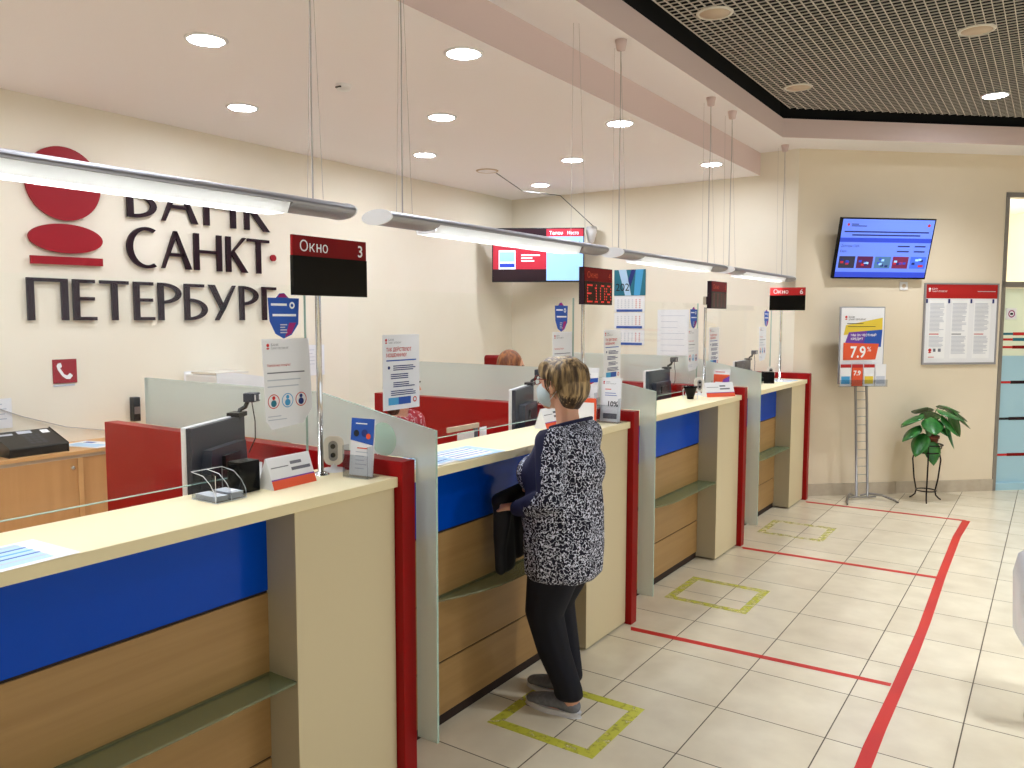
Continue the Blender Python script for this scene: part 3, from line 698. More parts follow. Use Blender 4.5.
MB().lathe([(.06, 0), (.06, .02), (.03, .035)], (0, 0, 0), 'black').build('base', t); MB().tube([(0, 0, .03), (.005, .01, .1), (-.005, .0, .18), (0, 0.01, .25)], .005, 'black').build('gooseneck', t); MB().lathe([(0, 0), (.016, .012), (.018, .035), (.01, .05), (0, .054)], (0, .01, .245), 'black').build('head', t)
b = MB(); b.box(0, .3, 0, .21, 0, .003, 'paper'); b.box(.03, .27, .02, .12, .003, .0034, 'paperblue'); b.box(.05, .12, .14, .18, .003, .0034, 'ink_blue')
o = b.build('loose_paper', loc=(-5.2, 2.33, .889), rz=.3 ); o.location = (-5.12, 2.5, .889); tag(o, 'pale blue and white papers lying on the beech cabinet', 'papers')
# printer
t = thing('printer', 'white printer behind the frosted glass under the bank name', 'printer', (-5.0, 3.66, .8892), PI / 2)
b = MB(); b.prism([(-.22, 0), (.20, 0), (.20, .34), (.15, .36), (-.1, .40), (-.22, .40)], -.19, .19, 'white'); b.build('body', t, bevel=.012); MB().box(-.2, .2, -.2, -.19, .06, .16, 'darkgrey').build('paper_tray', t); MB().box(-.22, .05, -.17, .12, .401, .415, 'offwhite').build('lid', t)
# calendar on the far wall
t = thing('wall_calendar', 'tall blue and white wall calendar reading 202 on the far wall', 'calendar', (-3.92, YF - .002, 1.40))
b = MB().box(0, .36, -.006, 0, .53, .80, 'ink_teal'); b.face([(.05, -.007, .8), (.14, -.007, .8), (.2, -.007, .53), (.13, -.007, .53)], 'paperblue'); b.face([(.2, -.007, .8), (.25, -.007, .8), (.19, -.007, .62), (.16, -.007, .68)], 'ink_navy'); b.face([(.25, -.007, .8), (.34, -.007, .8), (.3, -.007, .53), (.23, -.007, .53)], 'ink_cyan')
b.text('202', .02, .58, .11, 'ink_black', -.009); b.build('picture_sheet', t)
for k in range(3):
    z1 = .525 - k * .175; b = MB().box(.005, .355, -.004, 0, z1 - .165, z1, 'paper')
    b.rect(.03, .33, z1 - .165, z1 - .14, 'ink_blue', -.005)
    for i in range(5):
        for j in range(7): b.rect(.04 + j * .042, .055 + j * .042, z1 - .045 - i * .02, z1 - .037 - i * .02, 'ink_pale' if j < 5 else 'ink_red', -.005)
    b.build('month_block', t)
# large white sheet on far wall
b, k = card('wall_poster', 'large pale blue-white sheet on the far wall beside the calendar', 'poster', (-3.42, YF - .002, 1.22), 0, .34, .56); b.lines(.04, .3, .5, 7, .06, 'ink_pale', .004, -.004); done(b, k)

# TV hanging in the far corner
t = thing('queue_screen', 'wall television with red and blue queue display in the far clerk corner', 'television', (-4.60, 7.25, 2.36), math.radians(30))
wv, hv = .98, .57
b = MB().box(-wv / 2, wv / 2, 0, .05, -hv / 2, hv / 2, 'black'); b.build('casing', t, bevel=.004)
b = MB(); x0, x1, z0, z1 = -wv / 2 + .012, wv / 2 - .012, -hv / 2 + .015, hv / 2 - .012; xm = .09
b.rect(x0, xm, z0, z0 + .12, 'scr_dark', -.001); b.rect(x0, xm, z0 + .12, z1 - .10, 'scr_red', -.001); b.rect(x0, xm, z1 - .10, z1, 'scr_dark', -.001)
b.rect(x0 + .06, x0 + .24, z0 + .12, z0 + .32, 'scr_white', -.002); b.rect(x0 + .07, x0 + .23, z0 + .14, z0 + .18, 'scr_deep', -.003); b.rect(x0 + .07, x0 + .23, z0 + .2, z0 + .30, 'scr_pale', -.003)
for i in range(3): b.rect(x0 + .30, x0 + .30 + (.2, .12, .14)[i], z0 + .26 - i * .03, z0 + .275 - i * .03, 'scr_white', -.002)
b.rect(xm, x1, z0, z1 - .08, 'scr_pale', -.001); b.rect(xm, x1, z1 - .08, z1, 'scr_red', -.001)
b.text('Талон', xm + .03, z1 - .06, .05, 'scr_white', -.002, bold=.02); b.text('Место', xm + .22, z1 - .06, .05, 'scr_white', -.002, width=.12, bold=.02)
b.text('E104', xm + .03, z1 - .16, .05, 'scr_navy', -.002); b.text('Окно 5', xm + .2, z1 - .16, .045, 'scr_navy', -.002, width=.16)
b.text('E103', xm + .03, z1 - .25, .05, 'scr_navy', -.002); b.text('Окно 4', xm + .2, z1 - .25, .045, 'scr_navy', -.002, width=.16)
b.build('display', t)
MB().tube([(0, .05, 0), (0, .3, 0)], .025, 'darkgrey').box(-.1, .1, .05, .07, -.1, .1, 'darkgrey').build('wall_arm', t)
# white cone bracket beside it
o = MB().lathe([(.055, .0), (.06, -.05), (.03, -.16), (.01, -.17)], (0, 0, 0), 'white').build('wall_speaker', loc=(-4.15, 7.60, 2.66)); tag(o, 'white cone-shaped speaker on the far wall beside the queue television', 'speaker')
o = MB().tube([(-4.40, 6.2, ZC), (-4.5, 6.8, 2.96), (-4.3, 7.2, 2.95), (-4.12, 7.6, 2.66)], .004, 'black', 6).build('ceiling_cable'); tag(o, 'thin dark cable looping from the clerk ceiling to the far television', 'cable')

# ---------------------------------------------------------------- slanted wall: television, socket, notice board
def wl(s, z, offn=0.0): x, y = dp(s, offn); return (x, y, z)
t = thing('wall_television', 'flat television with bright blue exchange rate screen on the slanted wall', 'television', wl(.795, 2.335, .13), AD)
tl = bpy.data.objects.new('tilt', None)
bpy.data.objects.remove(tl)
tilt = Matrix.Rotation(math.radians(14), 4, 'X')
wv, hv = .93, .56
b = MB(); b.T = tilt; b.box(-wv / 2, wv / 2, 0, .04, -hv / 2, hv / 2, 'blackgloss'); b.build('casing', t)
b = MB(); b.T = tilt; x0, x1, z0, z1 = -wv / 2 + .012, wv / 2 - .012, -hv / 2 + .014, hv / 2 - .012
b.rect(x0, x1, z0, z1, 'scr_blue', -.001); b.rect(x0, x1, z0 + .325, z0 + .365, 'scr_deep', -.002); b.rect(x0, x1, z0, z0 + .05, 'scr_deep', -.002)
b.disc(x0 + .06, z1 - .05, .012, 'scr_red', -.002); b.rect(x0 + .09, x0 + .16, z1 - .05, z1 - .042, 'scr_navy', -.002); b.rect(x0 + .09, x0 + .24, z1 - .066, z1 - .058, 'scr_navy', -.002); b.disc(x1 - .05, z1 - .05, .014, 'scr_red', -.002)
for i in range(2): b.rect(x0 + .03 + .08 * i, x1 - .04 - .08 * i, z1 - .12 - i * .03, z1 - .108 - i * .03, 'scr_navy', -.002)
b.text('Доллары США', x0 + .02, z0 + .28, .03, 'scr_navy', -.002, width=.18); b.text('Евро', x0 + .02, z0 + .232, .03, 'scr_navy', -.002, width=.06)
for i in range(2): b.rect(x0 + .58, x0 + .70, z0 + .285 - i * .048, z0 + .297 - i * .048, 'scr_navy', -.002); b.rect(x0 + .75, x0 + .86, z0 + .285 - i * .048, z0 + .297 - i * .048, 'scr_navy', -.002)
cc = [(40, 40, 60), (80, 20, 70), (70, 110, 150), (110, 30, 70), (60, 100, 220)]
for i in range(5):
    b.rect(x0 + .02 + i * .178, x0 + .178 + i * .178, z0 + .085, z0 + .195, screen(f'thumbnail_{i}', cc[i], .6), -.002)
    for q in range(6): xx = x0 + .03 + i * .178 + random.random() * .1; zz = z0 + .09 + random.random() * .07; b.rect(xx, xx + .03, zz, zz + .02, random.choice(['scr_deep', 'scr_red', 'scr_navy', 'scr_pale']), -.003)
b.build('display', t)
MB().box(-.12, .12, .06, .128, -.1, .1, 'darkgrey').build('wall_bracket', t)
t = thing('wall_socket', 'small white wall socket between the blue television and the red-topped board', 'socket', wl(1.085, 2.0, .0), AD)
MB().box(-.04, .04, -.01, 0, -.04, .04, 'white').build('plate', t, bevel=.003); MB().disc(0, 0, .02, 'unlit', -.011).build('socket_hole', t)
# notice board
t = thing('notice_board', 'framed tariff notice board with red header beside the glass door', 'notice board', wl(1.30, 1.25, .0), AD)
W, H = .775, .78
MB().box(0, W, -.02, -.001, 0, .02, 'alu').box(0, W, -.02, -.001, H - .012, H, 'alu').box(0, .014, -.02, -.001, .02, H - .012, 'alu').box(W - .014, W, -.02, -.001, .02, H - .012, 'alu').build('frame', t)
b = MB().box(.014, W - .014, -.014, -.001, .02, H - .012, 'paper'); b.rect(.014, W - .014, H - .145, H - .012, 'redsign', -.015)
b.disc(.05, H - .055, .012, 'ink_white', -.016); b.disc(.05, H - .075, .011, 'ink_white', -.016, rz=.005); b.text('БАНК', .075, H - .062, .022, 'ink_white', -.016); b.text('САНКТ-ПЕТЕРБУРГ', .075, H - .085, .02, 'ink_white', -.016, width=.16); b.rect(.55, .74, H - .08, H - .074, 'ink_pale', -.016)
for i in range(4): b.rect(.014 + i * .232 if i else .014, .034 + i * .232, H - .19, H - .15, 'ink_navy', -.017)
for c in range(3):
    X = .06 + c * .235
    b.rect(X - .01, X + .17, .06, H - .16, 'ink_white', -.0155); b.lines(X, X + .15, H - .19, 22, .0125, 'ink_pale', .005, -.017); b.rect(X, X + .1, .29, .298, 'ink_red' if c != 1 else 'ink_grey', -.017); b.lines(X, X + .15, .275, 9 if c == 0 else 14, .0125, 'ink_pale', .005, -.017)
b.disc(.075, .14, .016, 'ink_red', -.017); b.disc(.075, .118, .016, 'ink_red', -.0172, rz=.006); b.rect(.11, .135, .125, .155, 'ink_grey', -.017); b.rect(.16, .19, .125, .155, 'ink_grey', -.017); b.rect(.06, .12, .07, .076, 'ink_red', -.017)
b.build('printed_sheet', t)

# ---------------------------------------------------------------- leaflet stand
t = thing('leaflet_stand', 'tall metal leaflet stand with white 7.9% credit poster', 'display stand', wl(.56, 0, .20), AD)
for x in (-.055, .055): MB().tube([(x + .06, 0, .03), (x + .02, 0, .9), (x, .01, 1.3)], .012, 'steel', 10).build('upright', t)
for i in range(12): MB().tube([(-.055 + .056 - .0043 * i, -.004, .16 + i * .078), (.055 + .056 - .0043 * i, -.004, .16 + i * .078)], .003, 'steel', 6).build('rung', t)
for s in (-1, 1):
    MB().tube([(s * .03 + .06, .08, .02), (s * .10 + .06, .04, .045), (s * .17 + .06, -.05, .045), (s * .235 + .05, -.16, .02), (s * .25 + .05, -.20, .008)], [.008, .011, .012, .011, .008], 'steel', 10).build('foot', t)
MB().box(-.08, .20, -.01, .01, .015, .03, 'steel').build('base_bar', t)
MB().box(-.225, .215, -.012, .004, 1.09, 1.80, 'alu').build('board_frame', t)
b = MB().box(-.215, .205, -.016, -.012, 1.10, 1.79, 'paper'); y = -.018
b.disc(-.17, 1.705, .011, 'ink_red', y); b.disc(-.17, 1.685, .011, 'ink_red', y, rz=.005); b.text('БАНК', -.145, 1.697, .022, 'ink_black', y); b.text('САНКТ-ПЕТЕРБУРГ', -.145, 1.676, .02, 'ink_black', y, width=.17)
b.face([(-.19, y, 1.54), (-.17, y, 1.63), (.19, y, 1.70), (.19, y, 1.58)], 'ink_yellow'); b.face([(-.18, y - .001, 1.45), (-.14, y - .001, 1.565), (.19, y - .001, 1.59), (.18, y - .001, 1.43)], 'ink_violet'); b.face([(0.0, y - .0015, 1.445), (0.04, y - .0015, 1.578), (.19, y - .0015, 1.59), (.18, y - .0015, 1.43)], 'ink_blue')
b.face([(-.19, y - .002, 1.31), (-.19, y - .002, 1.47), (.16, y - .002, 1.46), (.13, y - .002, 1.315)], 'ink_orange')
b.text('МЫ ЗА ЧЕСТНЫЙ', -.12, 1.53, .028, 'ink_white', y - .003, width=.25, bold=.02); b.text('КРЕДИТ', -.12, 1.495, .028, 'ink_white', y - .003, width=.12, bold=.02); b.text('7.9', -.12, 1.335, .145, 'ink_white', y - .003, width=.15, bold=.02); b.text('%',   .045, 1.39, .06, 'ink_white', y - .003)
b.rect(-.16, .0, 1.642, 1.648, 'ink_black', y - .001); b.rect(-.15, .12, 1.615, 1.62, 'ink_black', y - .001); b.lines(-.2, .1, 1.295, 2, .018, 'ink_pale', .004, y)
b.build('poster', t)
MB().box(-.23, .24, -.05, -.018, 1.065, 1.07, 'acrylic').box(-.23, .24, -.052, -.05, 1.065, 1.13, 'acrylic').build('leaflet_tray', t)
cols = [('ink_cyan', 'white leaflet with pale blue lower half, first in the tray of the leaflet stand'), ('ink_orange', 'orange-red leaflet in the tray of the leaflet stand'), ('ink_yellow', 'leaflet with yellow picture and red top in the tray of the leaflet stand'), ('ink_pale', 'plain white leaflet at the door end of the stand tray')]
for i, (c, lb) in enumerate(cols):
    b = MB().box(0, .105, -.004, 0, 0, .20, 'paper' if i != 1 else 'ink_orange'); b.rect(.0, .105, .17, .2, 'redsign' if i < 3 else 'paper', -.005)
    b.rect(.01, .095, .02, .09, c if i != 1 else 'ink_white', -.005) if i != 1 else b.text('7.9', .015, .1, .06, 'ink_white', -.005, width=.07, bold=.03)
    x, y = -.225 + i * .115, -.04
    lw = Matrix.Translation(Vector(wl(.56, 0, .20))) @ Matrix.Rotation(AD, 4, 'Z') @ Vector((x, y, 1.072))
    o = b.build('leaflet', loc=lw, rz=AD); tag(o, lb, 'leaflet', 'leaflets in the stand tray')

# ---------------------------------------------------------------- plant stand and plant
PX, PY = -.945, 8.25
t = thing('plant_stand', 'black wrought iron plant stand by the slanted wall', 'plant stand', (PX, PY, 0), .4)
def circ(r, z, n=20): return [(r * math.cos(2 * PI * i / n), r * math.sin(2 * PI * i / n), z) for i in range(n)]
MB().tube(circ(.105, .46), .007, 'iron', 8, closed=True).build('top_ring', t); MB().tube(circ(.085, .1), .006, 'iron', 8, closed=True).build('lower_ring', t)
MB().tube(circ(.125, .53), .006, 'iron', 8, closed=True).build('guard_ring', t)
MB().lathe([(0, 0), (.10, 0), (.10, .006), (0, .006)], (0, 0, .455), 'iron').build('plate', t)
for k in range(3):
    a = 2 * PI * k / 3 + .3
    P_ = [(.08, .455), (.12, .44), (.135, .38), (.115, .2), (.09, .09), (.10, .05), (.13, .02), (.15, .008)]
    MB().tube([(r_ * math.cos(a), r_ * math.sin(a), z) for r_, z in P_], .007, 'iron', 8).build('leg', t)
    MB().tube([(.105 * math.cos(a), .105 * math.sin(a), .46), (.14 * math.cos(a), .14 * math.sin(a), .495), (.125 * math.cos(a), .125 * math.sin(a), .53)], .005, 'iron', 6).build('bracket', t)
t = thing('potted_plant', 'broad-leaved green plant in a terracotta pot on the iron stand', 'plant', (PX, PY, .4615))
MB().lathe([(.065, 0), (.088, .13), (.096, .13), (.096, .155), (.084, .155), (.08, .13), (0, .13)], (0, 0, 0), 'pot').build('pot', t)
MB().lathe([(0, .135), (.082, .13)], (0, 0, 0), 'soil').build('soil', t)
random.seed(3)
# view axis across the picture is roughly (0.83,0.56)
leaves = [(-.12, -.02, .12, .17, .5), (-.07, .0, .22, .18, .2), (-.0, .05, .28, .19, .1), (.06, -.05, .27, .20, .1), (.14, .04, .30, .20, .05), (.20, .0, .29, .19, .35), (.30, .02, .24, .17, 1.15), (.16, -.1, .20, .20, 1.25), (.0, -.12, -.02, .15, 1.4), (-.06, .12, .20, .18, .4), (.07, .12, .24, .18, .3), (.10, -.10, .22, .17, .7), (-.10, -.07, .05, .17, .9), (.04, -.06, .16, .15, .5), (-.02, -.08, .20, .18, .4), (.24, -.05, .27, .18, .6)]
ux = Vector((.83, .56, 0)); uy = Vector((-.56, .83, 0))
def leaf(tip_u, tip_v, z, size, droop):
    base = ux * tip_u * .75 + uy * tip_v * .75; base.z = z + .13
    d = (ux * tip_u + uy * tip_v); d.z = 0
    if d.length < .02: d = ux.copy()
    d.normalize(); side = Vector((-d.y, d.x, 0)); b = MB()
    out = Vector((d.x * math.cos(droop), d.y * math.cos(droop), -math.sin(droop)))
    nrm = side.cross(out) * -1
    n = 8; rows_ = []
    for i in range(n + 1):
        tt = i / n; wd = size * .52 * math.sin(PI * min(1, tt ** .75 * 1.0)) ** .8 if 0 < tt < 1 else .0
        c = base + out * size * 1.15 * tt + Vector((0, 0, -size * .35 * tt * tt))
        rows_.append([c + side * wd * q + nrm * (abs(q) * wd * .25) * -1 for q in (-1, -.5, 0, .5, 1)])
    for i in range(n):
        for j in range(4): b.face([rows_[i][j], rows_[i][j + 1], rows_[i + 1][j + 1], rows_[i + 1][j]], 'leaf', True)
    o = b.build('leaf', t); bmx = bmesh.new(); bmx.from_mesh(o.data); bmesh.ops.remove_doubles(bmx, verts=bmx.verts, dist=1e-4); bmx.to_mesh(o.data); bmx.free()
    sm = o.modifiers.new('thick', 'SOLIDIFY'); sm.thickness = .0015
    s_ = MB().tube([(base.x * .06, base.y * .06, .13), (base.x * .35, base.y * .35, .13 + (base.z - .13) * .6), tuple(base)], [.004, .0035, .002], 'stemgreen', 6).build('stem', o)
for l in leaves: leaf(*l)

# ---------------------------------------------------------------- floor tapes
def tape(name, label, poly, m, z=.0012, group=None):
    o = MB().prism(poly, 0.0002, z, m, axis='z').build(name); return tag(o, label, 'floor tape', group)
L = [(-.555, 2.4), (-.556, 3.114), (-.56, 3.3), (-.555, 3.933), (-.555, 4.261), (-.556, 4.767), (-.582, 5.835), (-.60, 7.0), (-.587, 7.60)]
R_ = [(-.50, 2.4), (-.502, 3.149), (-.506, 3.5), (-.504, 3.997), (-.502, 4.3), (-.508, 4.9), (-.531, 5.87), (-.545, 7.0), (-.528, 7.61)]
tape('floor_tape', 'long red tape line running lengthwise along the hall floor', L + R_[::-1], 'tapered', group='red queue tapes')
for i, (y, lb) in enumerate([(3.90, 'red tape line across the floor nearest the woman'), (5.775, 'red tape line across the floor before window 6, the middle one'), (7.585, 'red tape line across the floor by the slanted wall')]):
    tape('floor_tape', lb, [(-1.86, y), (-1.84, y - .045), (-.56, y + (.025, .0, .0)[i]), (-.56, y + (.06, .045, .04)[i])], 'tapered', .0014, 'red queue tapes')
for i, (y, mm, lb) in enumerate([(2.61, 'yellow', 'yellow tape square around the woman\'s feet'), (4.44, 'yellow2', 'worn yellow tape square before window 5'), (6.25, 'yellow3', 'very faded yellow tape square before window 6')]):
    x0, x1, y1, wd = -1.90, -1.40, y + .475, .052
    b = MB()
    for (a, c, d, e) in ((x0, x1, y, y + wd), (x0, x1, y1 - wd, y1), (x0, x0 + wd, y + wd, y1 - wd), (x1 - wd, x1, y + wd, y1 - wd)): b.box(a, c, d, e, .0002, .001, mm)
    o = b.build('tape_square'); tag(o, lb, 'floor tape', 'yellow standing marks')

# ---------------------------------------------------------------- papers stuck on the clear screens (face +x)
XP = -2.2145
def logo_head(b, x, z, k=1.0, y=-.002):
    b.disc(x, z, .006 * k, 'ink_red', y, 12); b.disc(x, z - .011 * k, .006 * k, 'ink_red', y, 12, rz=.003 * k); b.text('БАНК', x + .014 * k, z - .003 * k, .012 * k, 'ink_grey', y); b.text('САНКТ-ПЕТЕРБУРГ', x + .014 * k, z - .014 * k, .010 * k, 'ink_grey', y, width=.075 * k)
def icon_sheet(y0, label, parent_rot=0):
    b = MB(); n = 6; W, H = .205, .30
    # slightly curled lower corners, cut away at a slant
    out = [(0, H), (W, H), (W + .012, .05), (W - .03, 0), (.035, -.012), (.012, .02)]
    b.prism([(p[0], p[1]) for p in out], -.0015, 0, 'paper'); logo_head(b, .025, H - .022)
    b.text('Уважаемые клиенты!', .02, H - .095, .013, 'ink_red', -.002, width=.1); b.lines(.02, .19, H - .115, 1, .02, 'ink_grey', .004, -.002); b.lines(.02, .17, H - .14, 2, .022, 'ink_pale', .004, -.002)
    for i, c in enumerate(('ink_teal', 'ink_cyan', 'ink_navy')):
        cx = .045 + i * .06; b.ring(cx, H - .215, .022, .025, 'ink_red' if i != 1 else 'ink_cyan', -.002); b.disc(cx, H - .222, .012, c, -.0022, 14); b.disc(cx, H - .203, .007, 'ink_red' if i == 0 else c, -.0024, 12)
    b.lines(.02, .1, H - .265, 2, .012, 'ink_pale', .003, -.002)
    o = b.build('screen_notice', loc=(XP, y0, 1.315), rz=PI / 2); return tag(o, label, 'notice', 'mask notices on the screens')
icon_sheet(1.755, 'white sheet with three round icons stuck on the screen of window 3')
icon_sheet(3.635, 'white sheet with round icons stuck on the screen behind the woman\'s head')
icon_sheet(5.52, 'white sheet with round icons stuck on the screen of window 5')
icon_sheet(7.20, 'white sheet with round icons stuck on the screen of window 6')
def fraud_sheet(y0, label):
    b = MB().box(0, .22, -.0015, 0, 0, .305, 'paper'); logo_head(b, .02, .283)
    b.text('ТАК ДЕЙСТВУЮТ', .02, .238, .02, 'ink_red', -.002, width=.15, bold=.02); b.text('МОШЕННИКИ', .02, .215, .02, 'ink_red', -.002, width=.12, bold=.02); b.lines(.02, .2, .203, 1, .01, 'ink_blue', .005, -.002)
    for i in range(4):
        b.lines(.06 if i % 2 == 0 else .045, .195, .18 - i * .034, 3, .008, 'ink_navy', .004, -.002)
        if i == 0: b.disc(.035, .172, .007, 'ink_navy', -.002, 12)
    b.rect(.03, .165, .02, .05, 'ink_cyan', -.002); b.rect(.09, .165, .02, .05, 'ink_blue', -.0022); b.ring(.19, .035, .007, .012, 'ink_red', -.002, 14)
    o = b.build('screen_notice', loc=(XP, y0, 1.315), rz=PI / 2); return tag(o, label, 'notice', 'fraud warnings on the screens')
fraud_sheet(2.34, 'white sheet with red heading stuck on the screen facing the woman')
fraud_sheet(4.22, 'white sheet with red heading on the screen, just above the 10% card')
fraud_sheet(5.95, 'white sheet with red heading on the screen beside the pole of window 6')
def shield(y0, label):
    out = [(0, .135), (.035, .135), (.05, .15), (.07, .152), (.09, .135), (.135, .135), (.13, .045), (.1, .008), (.065, -.005), (.03, .012), (.006, .055)]
    b = MB(); b.prism(out, -.0012, 0, 'ink_blue'); b.face([(.04, -.0016, .137), (.052, -.0016, .148), (.07, -.0016, .15), (.086, -.0016, .137)], 'ink_magenta'); b.face([(.09, -.0016, .05), (.12, -.0016, .05), (.098, -.0016, .012), (.07, -.0016, .0)], 'ink_magenta')
    b.rect(.012, .08, .108, .116, 'ink_white', -.0018); b.rect(.018, .12, .072, .08, 'ink_white', -.0018); b.ring(.103, .11, .006, .012, 'ink_white', -.0018, 14); b.lines(.05, .08, .045, 4, .009, 'ink_pale', .004, -.0018)
    o = b.build('shield_sticker', loc=(XP, y0, 1.62), rz=PI / 2); return tag(o, label, 'sticker', 'shield stickers on the screens')
shield(1.785, 'blue shield sticker on the screen over the end of the bank name'); shield(3.66, 'blue shield sticker above the woman\'s head on the glass'); shield(5.56, 'blue shield sticker on the screen of window 5'); shield(7.34, 'narrow blue shield sticker on the screen of window 6')

# ---------------------------------------------------------------- objects on the counters
ZT = 1.1305
def paper_sheets(y, label, seed, n=3):
    random.seed(seed); t = thing('desk_sheet', label, 'papers', (-2.02, y, ZT))
    for i in range(n):
        b = MB(); w_, h_ = .21, .297
        b.box(-w_ / 2, w_ / 2, -h_ / 2, h_ / 2, 0, .0006, 'paper' if i % 2 else 'paperblue')
        b.box(-w_ / 2 + .015, w_ / 2 - .02, -h_ / 2 + .02, h_ / 2 - .05, .0006, .0008, 'paperblue' if i % 2 else 'paper')
        for q in range(5): b.box(-.08 + q * .032, -.072 + q * .032, -.12, .1, .0008, .001, random.choice(['ink_cyan', 'ink_pale', 'ink_blue']))
        b.build('sheet', t, loc=((i - 1) * .02, (i - (n - 1) / 2) * .17, i * .0011), rz=(-.06, .09, -.03, .05)[i % 4])
paper_sheets(.55, 'pale blue printed sheets on the worktop of window 3 at the picture edge', 1, 4)
paper_sheets(2.42, 'pale pink and blue printed sheets on the worktop behind the frosted glass', 2, 3)
# acrylic holder
t = thing('leaflet_box', 'clear acrylic box with white slips beside the black cube at window 3', 'holder', (-2.115, 1.505, ZT), PI / 2)
e = .0022
b = MB(); b.box(-.055, .055, -.06, .06, 0, e, 'acrylic'); b.box(-.055, -.055 + e, -.06, .06, e, .085, 'acrylic'); b.box(.055 - e, .055, -.06, .06, e, .085, 'acrylic'); b.box(-.055, .055, .06 - e, .06, e, .085, 'acrylic'); b.box(-.055, .055, -.06, -.06 + e, e, .03, 'acrylic'); b.box(-.001, .001, -.058, .058, e, .07, 'acrylic')
b.build('box', t)
b = MB()
for P_ in ([(-.055, -.06, .085), (.055, -.06, .03)],): pass
for z in (.0015,): b.tube([(-.055, -.06, z), (.055, -.06, z), (.055, .06, z), (-.055, .06, z)], .0012, 'white', 4, closed=True)
b.tube([(-.055, .06, .085), (.055, .06, .085)], .0012, 'white', 4); b.tube([(-.055, -.06, 0), (-.055, -.06, .085)], .0012, 'white', 4); b.tube([(.055, .06, 0), (.055, .06, .085)], .0012, 'white', 4)
for x in (-.055, 0, .055): b.tube([(x, -.06, .002), (x, -.055, .03), (x, -.035, .055), (x, 0, .078), (x, .06, .085)], .0012, 'white', 4)
b.build('box_edges', t)
b = MB(); b.prism([(-.05, .004), (.05, .004), (.05, .03), (-.05, .02)], -.045, -.002, 'paper', axis='x') if False else None
for i in range(4): b.box(-.05, -.004, -.05, .05, .004 + i * .004, .006 + i * .004, 'paper'); b.box(.004, .05, -.05, .04, .004 + i * .005, .007 + i * .005, 'paper')
b.build('paper_slips', t)
o = MB().box(-.03, .03, -.04, .04, 0, .10, 'blackgloss').build('black_cube', loc=(-2.14, 1.615, ZT), rz=.06, bevel=.002); tag(o, 'glossy black box standing next to the acrylic holder', 'box')
def name_sign(loc, rz, label, w=.22):
    t = thing('name_sign', label, 'name plate', loc, rz, 'clerk name plates')
    b = MB(); prof = [(-.04, 0), (.035, 0), (.0, .1), (-.004, .1)]  # (y,z)
    b.prism(prof, -w / 2, w / 2, 'paper', axis='x'); b.build('tent', t)
    b = MB(); f = lambda z: -.04 + z * (.036 / .1) - .0008
    def q(x0, x1, z0, z1, m, d=0): b.face([(x0, f(z0) - d, z0), (x1, f(z0) - d, z0), (x1, f(z1) - d, z1), (x0, f(z1) - d, z1)], m)
    q(-w / 2, w / 2, .0, .028, 'ink_orange'); q(-w / 2, w / 2, .028, .032, 'ink_violet'); q(-w / 2 + .01, -.01, .066, .069, 'ink_grey'); q(.0, .05, .07, .08, 'ink_grey'); q(.0, .085, .05, .06, 'ink_grey')
    b.build('printed_front', t)
name_sign((-2.11, 1.765, ZT), PI / 2 + .06, 'white name plate with red foot on the worktop of window 3', .19)
name_sign((-2.14, 3.50, ZT), PI / 2, 'white name plate with red foot in front of the woman\'s face', .2)
name_sign((-2.0, 5.58, ZT), PI / 2 - .6, 'cream name plate beside the red divider of window 5', .24)
# face cameras
def face_cam(loc, rz, label):
    t = thing('desk_camera', label, 'camera', loc, rz, 'face cameras on the worktops')
    MB().lathe([(.04, 0), (.038, .008), (.012, .012), (.01, .03)], (0, 0, 0), 'white').build('foot', t)
    b = MB(); n = 28; pts_ = []
    for i in range(n):
        a = 2 * PI * i / n; sx = abs(math.cos(a)) ** .5 * math.copysign(1, math.cos(a)); sz = abs(math.sin(a)) ** .6 * math.copysign(1, math.sin(a)); pts_.append((.032 * sx, .075 + .048 * sz))
    b.prism(pts_, -.01, .012, 'offwhite'); b.build('body', t, bevel=.004)
    MB().prism([(.017 * math.cos(2 * PI * i / 20), .075 + (.02 if math.sin(2 * PI * i / 20) >= 0 else -.02) + .017 * math.sin(2 * PI * i / 20)) for i in range(20)], -.0125, -.0105, 'steel').build('front_plate', t)
    for z in (.092, .06): MB().prism([(.009 * math.cos(2 * PI * i / 16), z + .009 * math.sin(2 * PI * i / 16)) for i in range(16)], -.0165, -.012, 'lens').build('lens', t)
face_cam((-2.16, 2.022, ZT), math.radians(35), 'white camera with two dark lenses behind the chrome pole of window 3')
face_cam((-2.15, 5.60, ZT), math.radians(35), 'white camera with two lenses at the foot of the pole of window 5')
face_cam((-2.13, 7.30, ZT), math.radians(20), 'white camera with two lenses at the foot of the pole of window 6')
